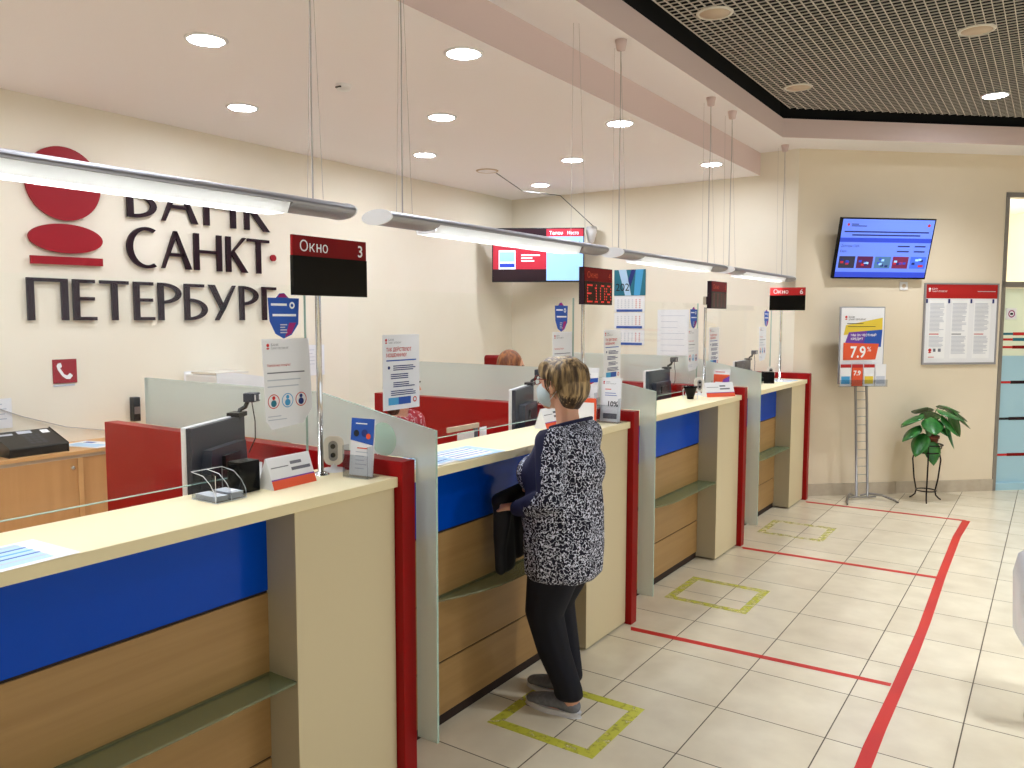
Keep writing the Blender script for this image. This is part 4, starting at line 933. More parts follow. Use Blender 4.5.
# leaflet holders standing on counters (face -y)
def holder(loc, rz, label, w, h, paint):
    t = thing('leaflet_holder', label, 'leaflet holder', loc, rz, 'leaflet holders on the worktops')
    MB().box(-w / 2 - .004, w / 2 + .004, -.035, .03, 0, .003, 'acrylic').box(-w / 2 - .004, w / 2 + .004, -.035, -.033, .003, h * .4, 'acrylic').box(-w / 2 - .004, -w / 2 - .002, -.035, .0, .003, h * .55, 'acrylic').box(w / 2 + .002, w / 2 + .004, -.035, .0, .003, h * .55, 'acrylic').build('acrylic_stand', t)
    b = MB(); b.T = Matrix.Rotation(math.radians(-6), 4, 'X'); b.box(-w / 2, w / 2, -.006, 0, .004, h, 'paper'); paint(b, w, h); b.build('leaflet_stack', t)
def p3(b, w, h):
    b.rect(-w / 2, w / 2, h * .62, h, 'ink_blue', -.007); b.face([(-w / 2, -.0075, h * .62), (w / 2, -.0075, h * .55), (w / 2, -.0075, h * .65), (-w / 2, -.0075, h * .7)], 'ink_blue'); b.disc(-w * .25, h * .74, w * .12, 'ink_black', -.008); b.disc(w * .1, h * .75, w * .13, 'ink_navy', -.008); b.disc(w * .28, h * .7, w * .1, 'ink_orange', -.0085); b.rect(-w * .3, w * .2, h * .9, h * .92, 'ink_white', -.008)
    b.rect(-w * .2, w * .25, h * .48, h * .5, 'ink_orange', -.007); b.lines(-w * .25, w * .3, h * .43, 5, h * .07, 'ink_pale', .003, -.007)
holder((-2.0, 2.0, ZT), 0.12, 'blue and white leaflet holder at the end of the nearest worktop', .10, .205, p3)
def p10(b, w, h):
    logo_head(b, -w * .38, h * .9, .8, -.007); b.rect(-w * .3, w * .0, h * .73, h * .75, 'ink_orange', -.007); b.lines(-w * .3, w * .3, h * .66, 2, h * .05, 'ink_blue', .003, -.007); b.text('10%', -w * .12, h * .36, h * .16, 'ink_black', -.007, width=w * .5, bold=.02); b.rect(-w * .35, w * .35, h * .08, h * .2, 'ink_grey', -.007)
holder((-1.967, 3.83, ZT), 0.05, 'white holder card reading 10% in front of the frosted glass', .115, .24, p10)
def pt(b, w, h):
    for k in range(2): z = h * (.25 + .42 * k); b.rect(-w / 2, w / 2, z, z + h * .24, 'ink_white', -.0068); b.face([(-w / 2, -.0075, z), (w * .1, -.0075, z + h * .02), (w / 2, -.0075, z + h * .1), (-w / 2, -.0075, z + h * .08)], 'ink_red'); b.face([(0, -.008, z + h * .05), (w / 2, -.008, z + h * .07), (w / 2, -.008, z + h * .15), (0, -.008, z + h * .13)], 'ink_blue'); b.rect(-w * .4, w * .1, z + h * .2, z + h * .22, 'ink_pale', -.0075)
holder((-2.09, 3.80, ZT), 0.05, 'two-tier leaflet holder standing behind the woman\'s head', .11, .29, pt)
def po(b, w, h):
    b.rect(-w / 2, w / 2, 0.01, h * .8, 'ink_orange', -.007); b.face([(0, -.0075, h * .3), (w / 2, -.0075, h * .4), (w / 2, -.0075, h * .75), (.1 * w, -.0075, h * .6)], 'ink_violet'); b.lines(-w * .4, w * .2, h * .5, 3, h * .1, 'ink_white', .006, -.0075); b.rect(-w * .4, w * .2, h * .88, h * .91, 'ink_red', -.0075)
holder((-2.03, 5.725, ZT), 0, 'orange leaflet holder above the cream name plate of window 5', .12, .185, po)
t = thing('framed_card', 'small white card in a red frame beside the woman\'s shoulder', 'card', (-2.05, 3.72, ZT), .1)
MB().box(-.055, .055, -.004, .004, 0, .135, 'ink_orange').build('frame', t); MB().rect(-.045, .045, .01, .112, 'paper', -.005).build('card', t)
t = thing('pen_cup', 'black cone-shaped cup on the worktop of window 5', 'cup', (-2.09, 5.28, ZT))
MB().lathe([(.022, 0), (.026, .02), (.045, .075), (.05, .09), (.044, .09), (.02, .02), (0, .018)], (0, 0, 0), 'blackgloss').build('cup_body', t)
for s in (-1, 1): MB().tube([(s * .05, 0, .0), (s * .055, 0, .06), (s * .03, 0, .09)], .003, 'white', 6).build('clear_leg', t)
o = MB().box(-.045, .045, -.05, .05, 0, .10, 'blackgloss').build('black_cube', loc=(-2.06, 6.98, ZT), rz=.5, bevel=.002); tag(o, 'glossy black box on the worktop of window 6', 'box')
b = MB(); b.box(-.06, .06, -.05, .05, 0, .03, 'acrylic'); b.box(-.05, .05, -.04, .04, .003, .015, 'ink_red'); o = b.build('small_tray', loc=(-2.13, 6.82, ZT)); tag(o, 'small clear tray with red slips beside the black box of window 6', 'tray')
paper_sheets(7.35, 'white sheets lying at the end of the last worktop', 5, 1)

# ---------------------------------------------------------------- monitors: local x along the screen width, back faces local -y
def monitor():
    t = thing('monitor', '', 'monitor'); w, h = .41, .34; zb = .22
    b = MB(); b.box(-w / 2, w / 2, .012, .03, zb, zb + h, 'white'); b.build('bezel', t, bevel=.004)
    MB().box(-w / 2 + .018, w / 2 - .018, .03, .0312, zb + .02, zb + h - .018, 'scr_white').build('screen', t)
    b = MB(); b.box(-w / 2 + .004, w / 2 - .004, -.008, .013, zb + .005, zb + h - .004, 'darkgrey')
    b.prism([(-.13, zb + .05), (.13, zb + .05), (.15, zb + .1), (.13, zb + .25), (-.13, zb + .25), (-.15, zb + .1)], -.045, -.008, 'darkgrey'); b.box(-.06, .06, -.058, -.044, zb + .17, zb + .22, 'black'); b.box(.06, .12, -.048, -.044, zb + .055, zb + .085, 'paper')
    for k in range(6): b.box(-.1 + k * .03, -.085 + k * .03, -.0465, -.0445, zb + .11, zb + .115, 'steel')
    b.build('back_cover', t, bevel=.004)
    MB().box(-.035, .035, -.04, -.015, .02, zb + .12, 'black').build('neck', t); MB().box(-.11, .11, -.1, .1, 0, .02, 'black').build('foot', t, bevel=.005)
    MB().tube([(.16, 0, zb + h - .02), (.17, -.005, zb + h + .02), (.185, -.02, zb + h + .03), (.19, -.03, zb + h + .055)], .009, 'black').box(.13, .20, -.02, .03, zb + h - .005, zb + h + .012, 'black').build('camera_arm', t)
    o = MB().box(.165, .225, -.065, -.02, zb + h + .05, zb + h + .085, 'darkgrey').build('web_camera', t, bevel=.004); MB().box(.171, .18, -.0665, -.065, zb + h + .056, zb + h + .078, 'paper').box(.21, .219, -.0665, -.065, zb + h + .056, zb + h + .078, 'paper').lathe([(.0, 0)], (0, 0, 0), 'lens').build('camera_face', o)
    MB().tube([(.2, -.04, zb + h + .05), (.225, -.04, zb + h - .03), (.235, -.035, zb + h - .1), (.25, 0, zb + h - .16)], .0025, 'black', 6).build('camera_cord', t)
    return t
M0 = monitor()
def place_mon(o, p1, p2, label, zoff=0.0):
    a = math.atan2(p2[1] - p1[1], p2[0] - p1[0]); o.location = ((p1[0] + p2[0]) / 2, (p1[1] + p2[1]) / 2, .751 + zoff); o.rotation_euler = (0, 0, a); o['label'] = label; o['group'] = 'clerk monitors'
place_mon(M0, (-2.44, 1.62), (-2.63, 1.99), 'black backed monitor with white edge and camera at window 3')
for p1, p2, lb in [((-2.36, 3.49), (-2.49, 3.87), 'monitor seen edge-on in front of the woman\'s face'), ((-2.43, 5.31), (-2.435, 5.71), 'dark monitor with white edge at window 5'), ((-2.35, 7.0), (-2.355, 7.40), 'monitor with camera just above the frosted glass of window 6')]:
    place_mon(dup(M0, (0, 0, 0)), p1, p2, lb)
# document stand at window 4
t = thing('document_rest', 'brown document rest holding white forms before the edge-on monitor', 'document holder', (-2.52, 3.28, .751), PI / 2)
MB().box(-.16, .10, -.012, .0, .36, .385, 'unlit').box(.06, .09, -.012, .0, .0, .36, 'darkgrey').box(-.02, .12, -.06, .06, 0, .012, 'darkgrey').build('stand', t)
MB().box(-.09, .05, -.016, -.013, .14, .35, 'paper').box(.1, .16, -.016, -.013, .12, .36, 'paper').build('forms', t)

# ---------------------------------------------------------------- organic bodies
def ell_add(bm, c, r, sub=2):
    mtx = Matrix.Translation(c) @ Matrix.Diagonal((r[0], r[1], r[2], 1)); bmesh.ops.create_icosphere(bm, subdivisions=sub, radius=1, matrix=mtx)
def chain(bm, pts, n=10):
    for (p, r), (q, s) in zip(pts, pts[1:]):
        p, q = Vector(p), Vector(q)
        r = Vector(r) if hasattr(r, '__len__') else Vector((r,) * 3); s = Vector(s) if hasattr(s, '__len__') else Vector((s,) * 3)
        for i in range(n + 1): tt = i / n; ell_add(bm, p.lerp(q, tt), r.lerp(s, tt))
def organic(bm, name, mats, parent, voxel=.008, smooth=6, cut=None, pick=None):
    me = bpy.data.meshes.new(name + '_raw'); bm.to_mesh(me); bm.free()
    o = bpy.data.objects.new('tmp', me); COL.objects.link(o)
    r = o.modifiers.new('r', 'REMESH'); r.mode = 'VOXEL'; r.voxel_size = voxel; r.use_smooth_shade = True
    s = o.modifiers.new('s', 'SMOOTH'); s.factor = .6; s.iterations = smooth
    dg = bpy.context.evaluated_depsgraph_get(); nm = bpy.data.meshes.new_from_object(o.evaluated_get(dg)); bpy.data.objects.remove(o); bpy.data.meshes.remove(me)
    if cut:
        b2 = bmesh.new(); b2.from_mesh(nm)
        for co, no in cut:
            g = bmesh.ops.bisect_plane(b2, geom=b2.verts[:] + b2.edges[:] + b2.faces[:], plane_co=co, plane_no=no, clear_outer=True)
            ed = [e for e in g['geom_cut'] if isinstance(e, bmesh.types.BMEdge)]
            try: bmesh.ops.contextual_create(b2, geom=ed)
            except Exception: pass
        b2.to_mesh(nm); b2.free()
    for m in mats: nm.materials.append(M[m])
    for p in nm.polygons:
        p.use_smooth = True
        if pick: p.material_index = pick(p.center)
    nm.name = name; ob = bpy.data.objects.new(name, nm); COL.objects.link(ob); ob.parent = parent; return ob
def hand(bm, wrist, d, up, side, grip=.6, s=1.0, thumb=1):
    """palm and five fingers; d forward, side across the palm, up = back of the hand"""
    d, up, side = Vector(d).normalized(), Vector(up).normalized(), Vector(side).normalized(); w = Vector(wrist)
    for k in range(-2, 3): chain(bm, [(w + side * k * .010 * s, .013 * s), (w + d * .075 * s + side * k * .017 * s, .0115 * s)], 6)
    for k, L in zip((-1.5, -.5, .5, 1.5), (.062, .072, .075, .066)):
        p = w + d * .078 * s + side * k * .0195 * s; a = 0; pts = [(p, .0088 * s)]
        for f, r in ((.42, .0083), (.32, .0078), (.26, .0068)):
            a += grip; dd = d * math.cos(a) - up * math.sin(a); p = p + dd * L * f * s; pts.append((p, r * s))
        chain(bm, pts, 5)
    p = w + d * .03 * s + side * thumb * -.026 * s; dd = (d * .75 - side * thumb * .6 - up * .3).normalized(); q = p + dd * .036 * s; q2 = q + (d * .9 - up * .35 - side * thumb * .1).normalized() * .032 * s
    chain(bm, [(p, .012 * s), (q, .0095 * s), (q2, .008 * s)], 5)

# --- the woman, local frame: forward -x, her left -y
W_ = thing('woman', 'woman in navy patterned sweater and grey shoes, holding a dark jacket at the counter', 'person', (-1.705, 2.905, 0), 0)
HC = Vector((-.025, .01, 1.412))   # head centre
bm = bmesh.new()
chain(bm, [((-.005, 0, .74), (.13, .175, .10)), ((0, 0, .90), (.14, .175, .1)), ((-.02, 0, 1.08), (.125, .17, .10)), ((.02, 0, 1.20), (.085, .14, .05))], 8)
chain(bm, [((.025, 0, 1.20), (.055, .06, .05)), ((.01, .0, 1.29), (.05, .052, .04)), ((-.005, .01, 1.36), (.052, .052, .04))], 6)
ell_add(bm, HC + Vector((.005, 0, .015)), (.093, .073, .092), 3); ell_add(bm, HC + Vector((-.03, 0, -.035)), (.062, .06, .075), 3); ell_add(bm, HC + Vector((-.06, 0, -.085)), (.03, .035, .028), 3)
chain(bm, [(HC + Vector((-.092, 0, .01)), .010), (HC + Vector((-.108, 0, -.022)), .012)], 4)       # nose
chain(bm, [(HC + Vector((-.083, .02, -.058)), .007), (HC + Vector((-.088, 0, -.058)), .008), (HC + Vector((-.083, -.02, -.058)), .007)], 4)
for s in (-1, 1):
    chain(bm, [(HC + Vector((.002, s * .080, .012)), (.012, .008, .014)), (HC + Vector((.006, s * .084, -.014)), (.016, .009, .018)), (HC + Vector((.0, s * .078, -.034)), (.008, .007, .008))], 4)
    ell_add(bm, HC + Vector((-.078, s * .03, .012)), (.012, .016, .011), 2)
# legs, bare ankles, feet
LA = [((-.01, -.085, .72), .10), ((-.055, -.085, .44), .062), ((.065, -.045, .12), .04), ((.07, -.045, .05), .034), ((-.02, -.045, .032), (.05, .036, .026)), ((-.10, -.045, .025), (.05, .036, .02))]
RA = [((-.01, .085, .72), .10), ((-.10, .085, .44), .062), ((-.02, .10, .12), .04), ((-.02, .10, .05), .034), ((-.11, .10, .032), (.05, .036, .026)), ((-.19, .10, .025), (.05, .036, .02))]
chain(bm, LA, 10); chain(bm, RA, 10)
SL, EL, WL = (.03, -.165, 1.185), (.06, -.215, .96), (-.125, -.17, .895)
SR, ER, WR = (.02, .165, 1.185), (-.03, .215, .97), (-.175, .05, .93)
chain(bm, [(SL, .05), (EL, .038), (WL, .026)], 12); chain(bm, [(SR, .05), (ER, .038), (WR, .026)], 12)
hand(bm, WL, (-.9, .35, .0), (0, -.2, 1), (.35, .9, 0), .5, .95, 1)
hand(bm, WR, (-.75, -.65, .1), (-.3, .3, .9), (-.65, .75, 0), .65, .95, -1)
organic(bm, 'body', ['skin'], W_, .005, 3)
# sweater
bm = bmesh.new()
chain(bm, [((0, 0, .62), (.165, .20, .06)), ((.0, 0, .74), (.172, .205, .1)), ((.0, 0, .90), (.168, .20, .1)), ((-.005, 0, 1.06), (.155, .19, .10)), ((.02, 0, 1.17), (.125, .175, .07)), ((.025, 0, 1.215), (.085, .13, .045))], 10)
ell_add(bm, (-.10, -.07, 1.03), (.085, .085, .085), 3); ell_add(bm, (-.10, .07, 1.03), (.085, .085, .085), 3); ell_add(bm, (-.05, 0, .84), (.13, .17, .12), 3); ell_add(bm, (.06, 0, 1.06), (.115, .15, .13), 3)
chain(bm, [((.02, -.12, 1.20), .06), (SL, .068), ((.05, -.20, 1.06), .062), (EL, .056), ((-.04, -.20, .925), .048), (WL, .036)], 10)
chain(bm, [((.02, .12, 1.20), .06), (SR, .068), (ER, .056), (WR, .036)], 10)
def sw_pick(c):
    # plain navy raglan stripe on the front of the near sleeve, from neckline to wrist
    x, y, z = c
    if y > -.07: return 0
    if z > 1.0: ex = .03 + (1.19 - z) * .1; 
    else: ex = .02 - (1.0 - z) * .6
    if z > .93: return 1 if (x < ex and y < -.105 + (z - 1.19) * -.1 and x > -.12) or (z > 1.15 and x < .04 and y < -.075) else 0
    return 1 if x < -.05 and y < -.12 and z > .86 else 0
sw = organic(bm, 'sweater', ['sweater', 'navy'], W_, .007, 8, cut=[((0, 0, .585), (0, 0, -1)), ((-.012, 0, 1.232), (-.30, 0, 1))], pick=sw_pick)
# neckband
n = 36; pts_ = []
for i in range(n):
    a = 2 * PI * i / n; x_ = .030 + .082 * math.cos(a); pts_.append((x_, .098 * math.sin(a), 1.232 + (x_ + .012) * .30 + .004))
MB().tube(pts_, .0075, 'navy', 8, closed=True).build('neckband', W_)
# trousers
bm = bmesh.new()
chain(bm, [((0, 0, .62), (.145, .18, .07)), ((-.0, 0, .76), (.13, .17, .08))], 6)
chain(bm, [((.0, -.085, .62), (.12, .10, .08)), ((-.045, -.085, .44), (.088, .08, .06)), ((-.01, -.065, .28), (.078, .07, .06)), ((.05, -.045, .12), (.066, .06, .03)), ((.055, -.045, .085), (.066, .06, .02))], 12)
chain(bm, [((-.02, .085, .62), (.12, .10, .08)), ((-.09, .085, .44), (.088, .08, .06)), ((-.06, .095, .28), (.075, .07, .06)), ((-.03, .10, .12), (.066, .06, .03)), ((-.03, .10, .09), (.066, .06, .02))], 12)
organic(bm, 'trousers', ['trouser'], W_, .008, 6, cut=[((0, 0, .075), (0, 0, -1))])
# shoes
for sgn, fx, fy in ((-1, -.015, -.045), (1, -.105, .10)):
    bm = bmesh.new()
    chain(bm, [((fx + .085, fy, .045), (.042, .036, .036)), ((fx + .02, fy, .048), (.05, .04, .036)), ((fx - .06, fy, .036), (.05, .045, .026)), ((fx - .105, fy, .03), (.035, .038, .02))], 8)
    sh = organic(bm, 'shoe', ['shoe'], W_, .005, 4, cut=[((0, 0, .018), (0, 0, -1)), ((fx + .06, 0, .072), (.12, 0, 1))])
    out = []
    for i in range(28):
        a = 2 * PI * i / 28; u = math.cos(a); out.append((fx - .008 + .137 * u, fy + (.044 if u < 0 else .039) * math.sin(a) * (1 - .12 * u * u)))
    MB().prism(out, 0.001, .024, 'rubber', axis='z').build('sole', sh, bevel=.004)
# hair: streaked crown, darker nape
bm = bmesh.new()
ell_add(bm, HC + Vector((.022, 0, .034)), (.098, .092, .086), 3); ell_add(bm, HC + Vector((.058, 0, -.012)), (.070, .087, .085), 3); ell_add(bm, HC + Vector((-.032, 0, .064)), (.066, .072, .05), 3)
for s in (-1, 1):
    chain(bm, [(HC + Vector((-.05, s * .055, .06)), (.03, .024, .04)), (HC + Vector((-.04, s * .070, .042)), (.024, .014, .026))], 5)
chain(bm, [(HC + Vector((.055, 0, -.04)), (.06, .075, .05)), (HC + Vector((.048, 0, -.085)), (.042, .058, .035))], 6)
def hp(c): return 1 if c.z < HC.z - .062 + .014 * math.sin(38 * math.atan2(c.y, c.x - HC.x - .02)) + .008 * math.sin(91 * c.y * 8) else 0
hr = organic(bm, 'hair', ['hair', 'hair_dark'], W_, .005, 4, pick=hp)
# strands
b = MB(); random.seed(5)
for i in range(90):
    a = random.uniform(-PI * .72, PI * .72); el = random.uniform(.1, .8)
    pts_ = []
    for k in range(6):
        e2 = el - k * .22; cx = .024 + .098 * math.cos(a) * math.cos(e2); cy = .094 * math.sin(a) * math.cos(e2); cz = .022 + .1 * math.sin(e2)
        pts_.append(HC + Vector((cx * 1.02, cy * 1.02, cz * 1.0)) + Vector((random.uniform(-.001, .001),) * 3))
    if HC.z - pts_[-1].z > .07 or pts_[-1].x < HC.x - .03: continue
    b.tube([tuple(q) for q in pts_], [.0006, .0018, .002, .002, .0018, .0006], 'hair', 5)
b.build('hair_strands', hr)
# mask
bm = bmesh.new(); ell_add(bm, HC + Vector((-.048, 0, -.05)), (.062, .066, .056), 3); ell_add(bm, HC + Vector((-.085, 0, -.035)), (.034, .034, .034), 3)
mk = organic(bm, 'face_mask', ['mask'], W_, .004, 4, cut=[((HC.x - .022, 0, 0), (1, 0, 0)), ((0, 0, HC.z - .004), (.25, 0, 1))])
b = MB()
for s in (-1, 1):
    b.tube([HC + Vector((-.03, s * .062, -.02)), HC + Vector((-.0, s * .073, .0)), HC + Vector((.022, s * .08, .015))], .0016, 'mask', 5); b.tube([HC + Vector((-.028, s * .058, -.075)), HC + Vector((.0, s * .07, -.05)), HC + Vector((.026, s * .078, -.025))], .0016, 'mask', 5)
b.build('ear_loops', mk)
# glasses
b = MB()
for s in (-1, 1):
    c = HC + Vector((-.102, s * .034, .012))
    b.tube([c + Vector((.008 * abs(math.cos(a_)), .026 * math.cos(a_), .019 * math.sin(a_))) for a_ in [2 * PI * i / 18 for i in range(18)]], .0018, 'reddark', 6, closed=True)
    b.tube([c + Vector((.006, s * .026, .006)), HC + Vector((-.05, s * .079, .02)), HC + Vector((.01, s * .083, .018))], .0018, 'reddark', 6)
b.tube([HC + Vector((-.102, -.009, .014)), HC + Vector((-.104, 0, .017)), HC + Vector((-.102, .009, .014))], .0018, 'reddark', 6); b.build('glasses', W_)
b = MB()
for s in (-1, 1): b.tube([HC + Vector((-.087, s * .03 + i * .006, .012)) for i in (-1, 0, 1)], [.002, .0055, .002], 'ink_black', 8)
b.build('eyes', W_)
# dark jacket draped over the forearm
bm = bmesh.new()
chain(bm, [((-.235, -.135, .905), (.045, .045, .04)), ((-.225, -.0, .93), (.03, .04, .035)), ((-.20, .10, .93), (.03, .04, .03))], 8)
chain(bm, [((-.245, -.11, .90), (.036, .055, .035)), ((-.24, -.10, .75), (.034, .075, .05)), ((-.24, -.09, .62), (.036, .06, .04))], 10)
chain(bm, [((-.235, 0, .90), (.032, .06, .03)), ((-.24, -.01, .74), (.036, .08, .05)), ((-.24, 0, .66), (.036, .06, .04))], 10)
chain(bm, [((-.222, -.12, .86), (.03, .03, .03)), ((-.228, -.15, .70), (.026, .028, .04)), ((-.232, -.14, .61), (.026, .026, .03))], 10)
jk = organic(bm, 'dark_jacket', ['coat'], None, .008, 5); jk.location = W_.location; tag(jk, 'dark jacket draped over the arm of the woman at the counter', 'jacket')

# --- seated clerks
def clerk(loc, rz, label, hair_m, cloth, lean=0.0, hz=0.0):
    t = thing('seated_clerk', label, 'person', loc, rz)   # local forward -x, seat at .48
    H = Vector((-.06 - lean, 0, 1.24 + hz)); bm = bmesh.new()
    chain(bm, [((0, 0, .56), (.13, .17, .09)), ((-.01 - lean * .5, 0, .85), (.11, .15, .1)), ((-.02 - lean * .8, 0, 1.02 + hz), (.09, .15, .06))], 8)
    chain(bm, [((-.02 - lean, 0, 1.04 + hz), .05), (H + Vector((.01, 0, -.06)), .048)], 6); ell_add(bm, H, (.09, .073, .105), 3); ell_add(bm, H + Vector((-.035, 0, -.06)), (.05, .055, .05), 3); chain(bm, [(H + Vector((-.09, 0, .0)), .009), (H + Vector((-.103, 0, -.025)), .011)], 4)
    for s in (-1, 1):
        ell_add(bm, H + Vector((.01, s * .076, -.01)), (.014, .007, .026), 2)
        chain(bm, [((-.02, s * .09, .55), .085), ((-.40, s * .10, .54), .062), ((-.42, s * .10, .12), .042), ((-.50, s * .10, .04), (.08, .04, .03))], 10)
        chain(bm, [((-.02 - lean * .8, s * .165, 1.02 + hz), .045), ((-.06 - lean, s * .21, .83), .036), ((-.27 - lean, s * .12, .82), .026)], 10); hand(bm, (-.28 - lean, s * .12, .82), (-1, 0, -.05), (0, 0, 1), (0, 1, 0), .35, .95, s)
    organic(bm, 'body', ['skin'], t, .008, 3)
    bm = bmesh.new(); chain(bm, [((0, 0, .60), (.15, .185, .09)), ((-.01 - lean * .5, 0, .85), (.135, .17, .1)), ((-.02 - lean * .8, 0, 1.03 + hz), (.10, .15, .05))], 8)
    for s in (-1, 1): chain(bm, [((-.02 - lean * .8, s * .13, 1.03 + hz), .062), ((-.02 - lean * .8, s * .165, 1.02 + hz), .062), ((-.06 - lean, s * .21, .83), .05), ((-.22 - lean, s * .145, .82), .036)], 10)
    organic(bm, 'blouse', [cloth], t, .008, 5)
    bm = bmesh.new(); chain(bm, [((0, 0, .55), (.155, .19, .08)), ((-.05, 0, .55), (.14, .18, .08))], 4)
    for s in (-1, 1): chain(bm, [((-.02, s * .09, .555), .10), ((-.40, s * .10, .545), .078), ((-.42, s * .10, .14), .058)], 10)
    organic(bm, 'trousers', ['trouser'], t, .01, 5)
    bm = bmesh.new(); ell_add(bm, H + Vector((.018, 0, .02)), (.098, .094, .112), 3); chain(bm, [(H + Vector((.045, 0, -.02)), (.07, .09, .07)), (H + Vector((.04, 0, -.13)), (.05, .085, .05))], 6)
    organic(bm, 'hair', [hair_m], t, .007, 3, cut=[((H.x - .055, 0, 0), (-1, 0, -.55 + .0))]) if False else organic(bm, 'hair', [hair_m], t, .007, 3)
    b = MB()
    for s in (-1, 1): b.tube([H + Vector((-.084, s * .03 + i * .006, .012)) for i in (-1, 0, 1)], [.002, .005, .002], 'ink_black', 8)
    b.tube([H + Vector((-.082, i * .01, -.06)) for i in (-2, 0, 2)], [.002, .004, .002], 'ink_red', 6); b.build('eyes', t)
    return t
clerk((-2.975, 3.165, 0), PI + .1, 'clerk in red and white dotted blouse behind the notice and frosted glass at window 4', 'hair_brown', 'blouse', .06, .10)
clerk((-3.38, 4.83, 0), PI + .45, 'auburn-haired clerk whose head shows above the frosted glass', 'hair_ginger', 'blouse', .02, .09)
def chair(loc, rz, label, mt='black', top=1.02):
    t = thing('office_chair', label, 'chair', loc, rz, 'clerk office chairs')
    for k in range(5):
        a = 2 * PI * k / 5; o = MB().tube([(0, 0, .09), (.15 * math.cos(a), .15 * math.sin(a), .09), (.27 * math.cos(a), .27 * math.sin(a), .065)], .016, 'black').build('leg', t); MB().lathe([(0, -.012), (.028, -.012), (.028, .012), (0, .012)], (0, 0, 0), 'black', 14).build('caster', o, loc=(.27 * math.cos(a), .27 * math.sin(a), .029), rot=(PI / 2, 0, a))
    MB().tube([(0, 0, .08), (0, 0, .42)], .022, 'steel').build('gas_lift', t); MB().box(-.22, .22, -.23, .23, .405, .455, mt).build('seat', t, bevel=.02)
    bw = .14 if mt == 'reddark' else .19
    MB().box(.24, .29, -bw, bw, .55, top, mt).build('backrest', t, bevel=.02); MB().box(.19, .25, -.03, .03, .42, .6, 'black').build('back_bar', t)
chair((-3.025, 3.165, 0), PI + .1, 'black office chair under the dotted-blouse clerk', 'black', .95)
chair((-3.42, 4.83, 0), PI + .45, 'black office chair under the auburn-haired clerk', 'black', .95)
chair((-3.72, 5.30, 0), 2.16, 'dark red high-backed office chair showing its top over the frosted glass', 'reddark', 1.38)

# ---------------------------------------------------------------- white device at the edge of the picture
t = thing('white_dispenser', 'glossy white device with black window and blue label at the picture edge', 'dispenser', (.128, 3.95, 0), .2)
n = 32
def rr(hx, hy, n=32, p=.35): return [(hx * abs(math.cos(2 * PI * i / n)) ** p * math.copysign(1, math.cos(2 * PI * i / n)), hy * abs(math.sin(2 * PI * i / n)) ** p * math.copysign(1, math.sin(2 * PI * i / n))) for i in range(n)]
b = MB(); lv = [(.27, .12, .10), (.29, .17, .14), (.36, .215, .17), (.60, .225, .175), (.68, .21, .165), (.72, .17, .13), (.74, .1, .08)]
rings = [[b.v((x, y, z)) for x, y in rr(hx, hy)] for z, hx, hy in lv]; k = b.mi('robot_white')
for A, B in zip(rings, rings[1:]):
    for j in range(n): f = b.bm.faces.new([A[j], A[(j + 1) % n], B[(j + 1) % n], B[j]]); f.material_index = k; f.smooth = True
for R in (rings[0][::-1], rings[-1]): f = b.bm.faces.new(R); f.material_index = k
b.build('shell', t)
MB().box(-.198, .17, -.18, -.16, .44, .645, 'blackgloss').build('dark_window', t, bevel=.01); MB().box(-.20, -.05, -.179, -.17, .375, .405, 'ink_blue').build('blue_label', t)
MB().tube([(0, 0, .02), (0, 0, .28)], .03, 'steel', 14).build('stem', t)
b = MB(); b.lathe([(.17, 0), (.17, .012), (.14, .022), (.03, .03)], (0, 0, 0), 'darkgrey', 32); b.build('base', t)
for x, y in ((-.14, -.06), (.14, -.06), (0, .14)): MB().lathe([(.03, .0), (.033, .02), (.02, .03), (0, .032)], (x, y, .0), 'steel').build('foot', t)

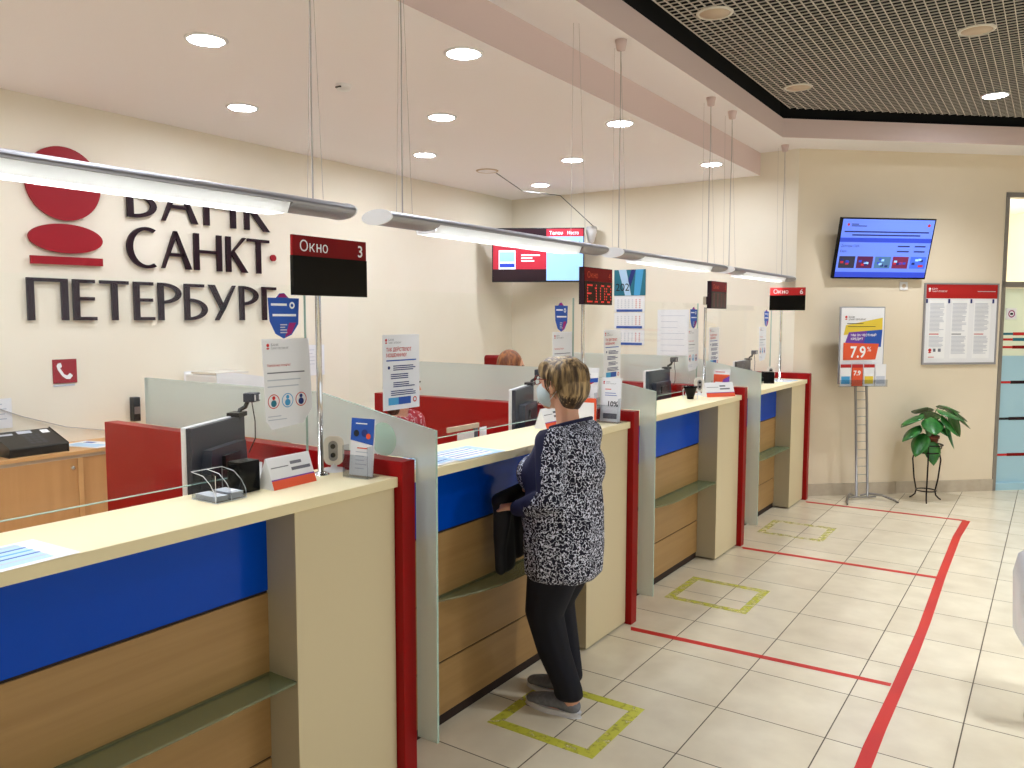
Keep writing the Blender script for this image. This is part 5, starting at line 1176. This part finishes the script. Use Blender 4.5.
# ---------------------------------------------------------------- light, camera, colour
for yy in (-.05, 4.25):  # area lamps outside the added window, brightening the hall
    ld = bpy.data.lights.new('added_daylight', 'AREA'); ld.shape = 'RECTANGLE'; ld.size = 4.2; ld.size_y = 2.1; ld.energy = 14; ld.color = (.92, .96, 1.0)
    lo = bpy.data.objects.new('added_daylight', ld); COL.objects.link(lo); lo.location = (XR + .3, yy, 1.8); lo.rotation_euler = (0, PI / 2, 0)
    lo.rotation_euler = Vector((-1, 0, 0)).to_track_quat('-Z', 'Y').to_euler()
for x, y in hall:  # floor beams for the visible downlight and for the added ones
    ld = bpy.data.lights.new('hall_and_added_beam', 'SPOT'); ld.energy = 95; ld.spot_size = math.radians(125); ld.spot_blend = .7; ld.shadow_soft_size = .09; ld.color = (.93, .96, 1)
    lo = bpy.data.objects.new('hall_and_added_beam', ld); COL.objects.link(lo); lo.location = (x, y, ZG - .03)
ld = bpy.data.lights.new('corridor_light', 'POINT'); ld.energy = 75; ld.shadow_soft_size = .2; ld.color = (1, .97, .84)
lo = bpy.data.objects.new('corridor_light', ld); COL.objects.link(lo); lo.location = (*dp(S0 + .8, -1.6), 2.5)
wd = bpy.data.worlds.new('World'); sc.world = wd; wd.use_nodes = True
wd.node_tree.nodes['Background'].inputs[0].default_value = (.9, .95, 1, 1); wd.node_tree.nodes['Background'].inputs[1].default_value = .5

cam = bpy.data.cameras.new('camera'); co = bpy.data.objects.new('camera', cam); COL.objects.link(co)
r_ = Vector((0.82684341, 0.56242995, 0.00159033)); u_ = Vector((-0.04705405, 0.06635719, 0.99668583)); f_ = Vector((-0.56046043, 0.82417794, -0.08133161))
mt = Matrix((r_, u_, -f_)).transposed().to_4x4(); mt.translation = (0, 0, 1.685); co.matrix_world = mt
cam.sensor_width = 36; cam.lens = 800.31 / 1024 * 36; cam.clip_start = .05
sc.camera = co
sc.view_settings.view_transform = 'Standard'; sc.view_settings.look = 'None'; sc.view_settings.gamma = 1; sc.view_settings.use_curve_mapping = False
sc.view_settings.exposure = 0.5
sc.cycles.max_bounces = 8; sc.cycles.transparent_max_bounces = 16; sc.cycles.sample_clamp_indirect = 6; sc.cycles.caustics_reflective = False
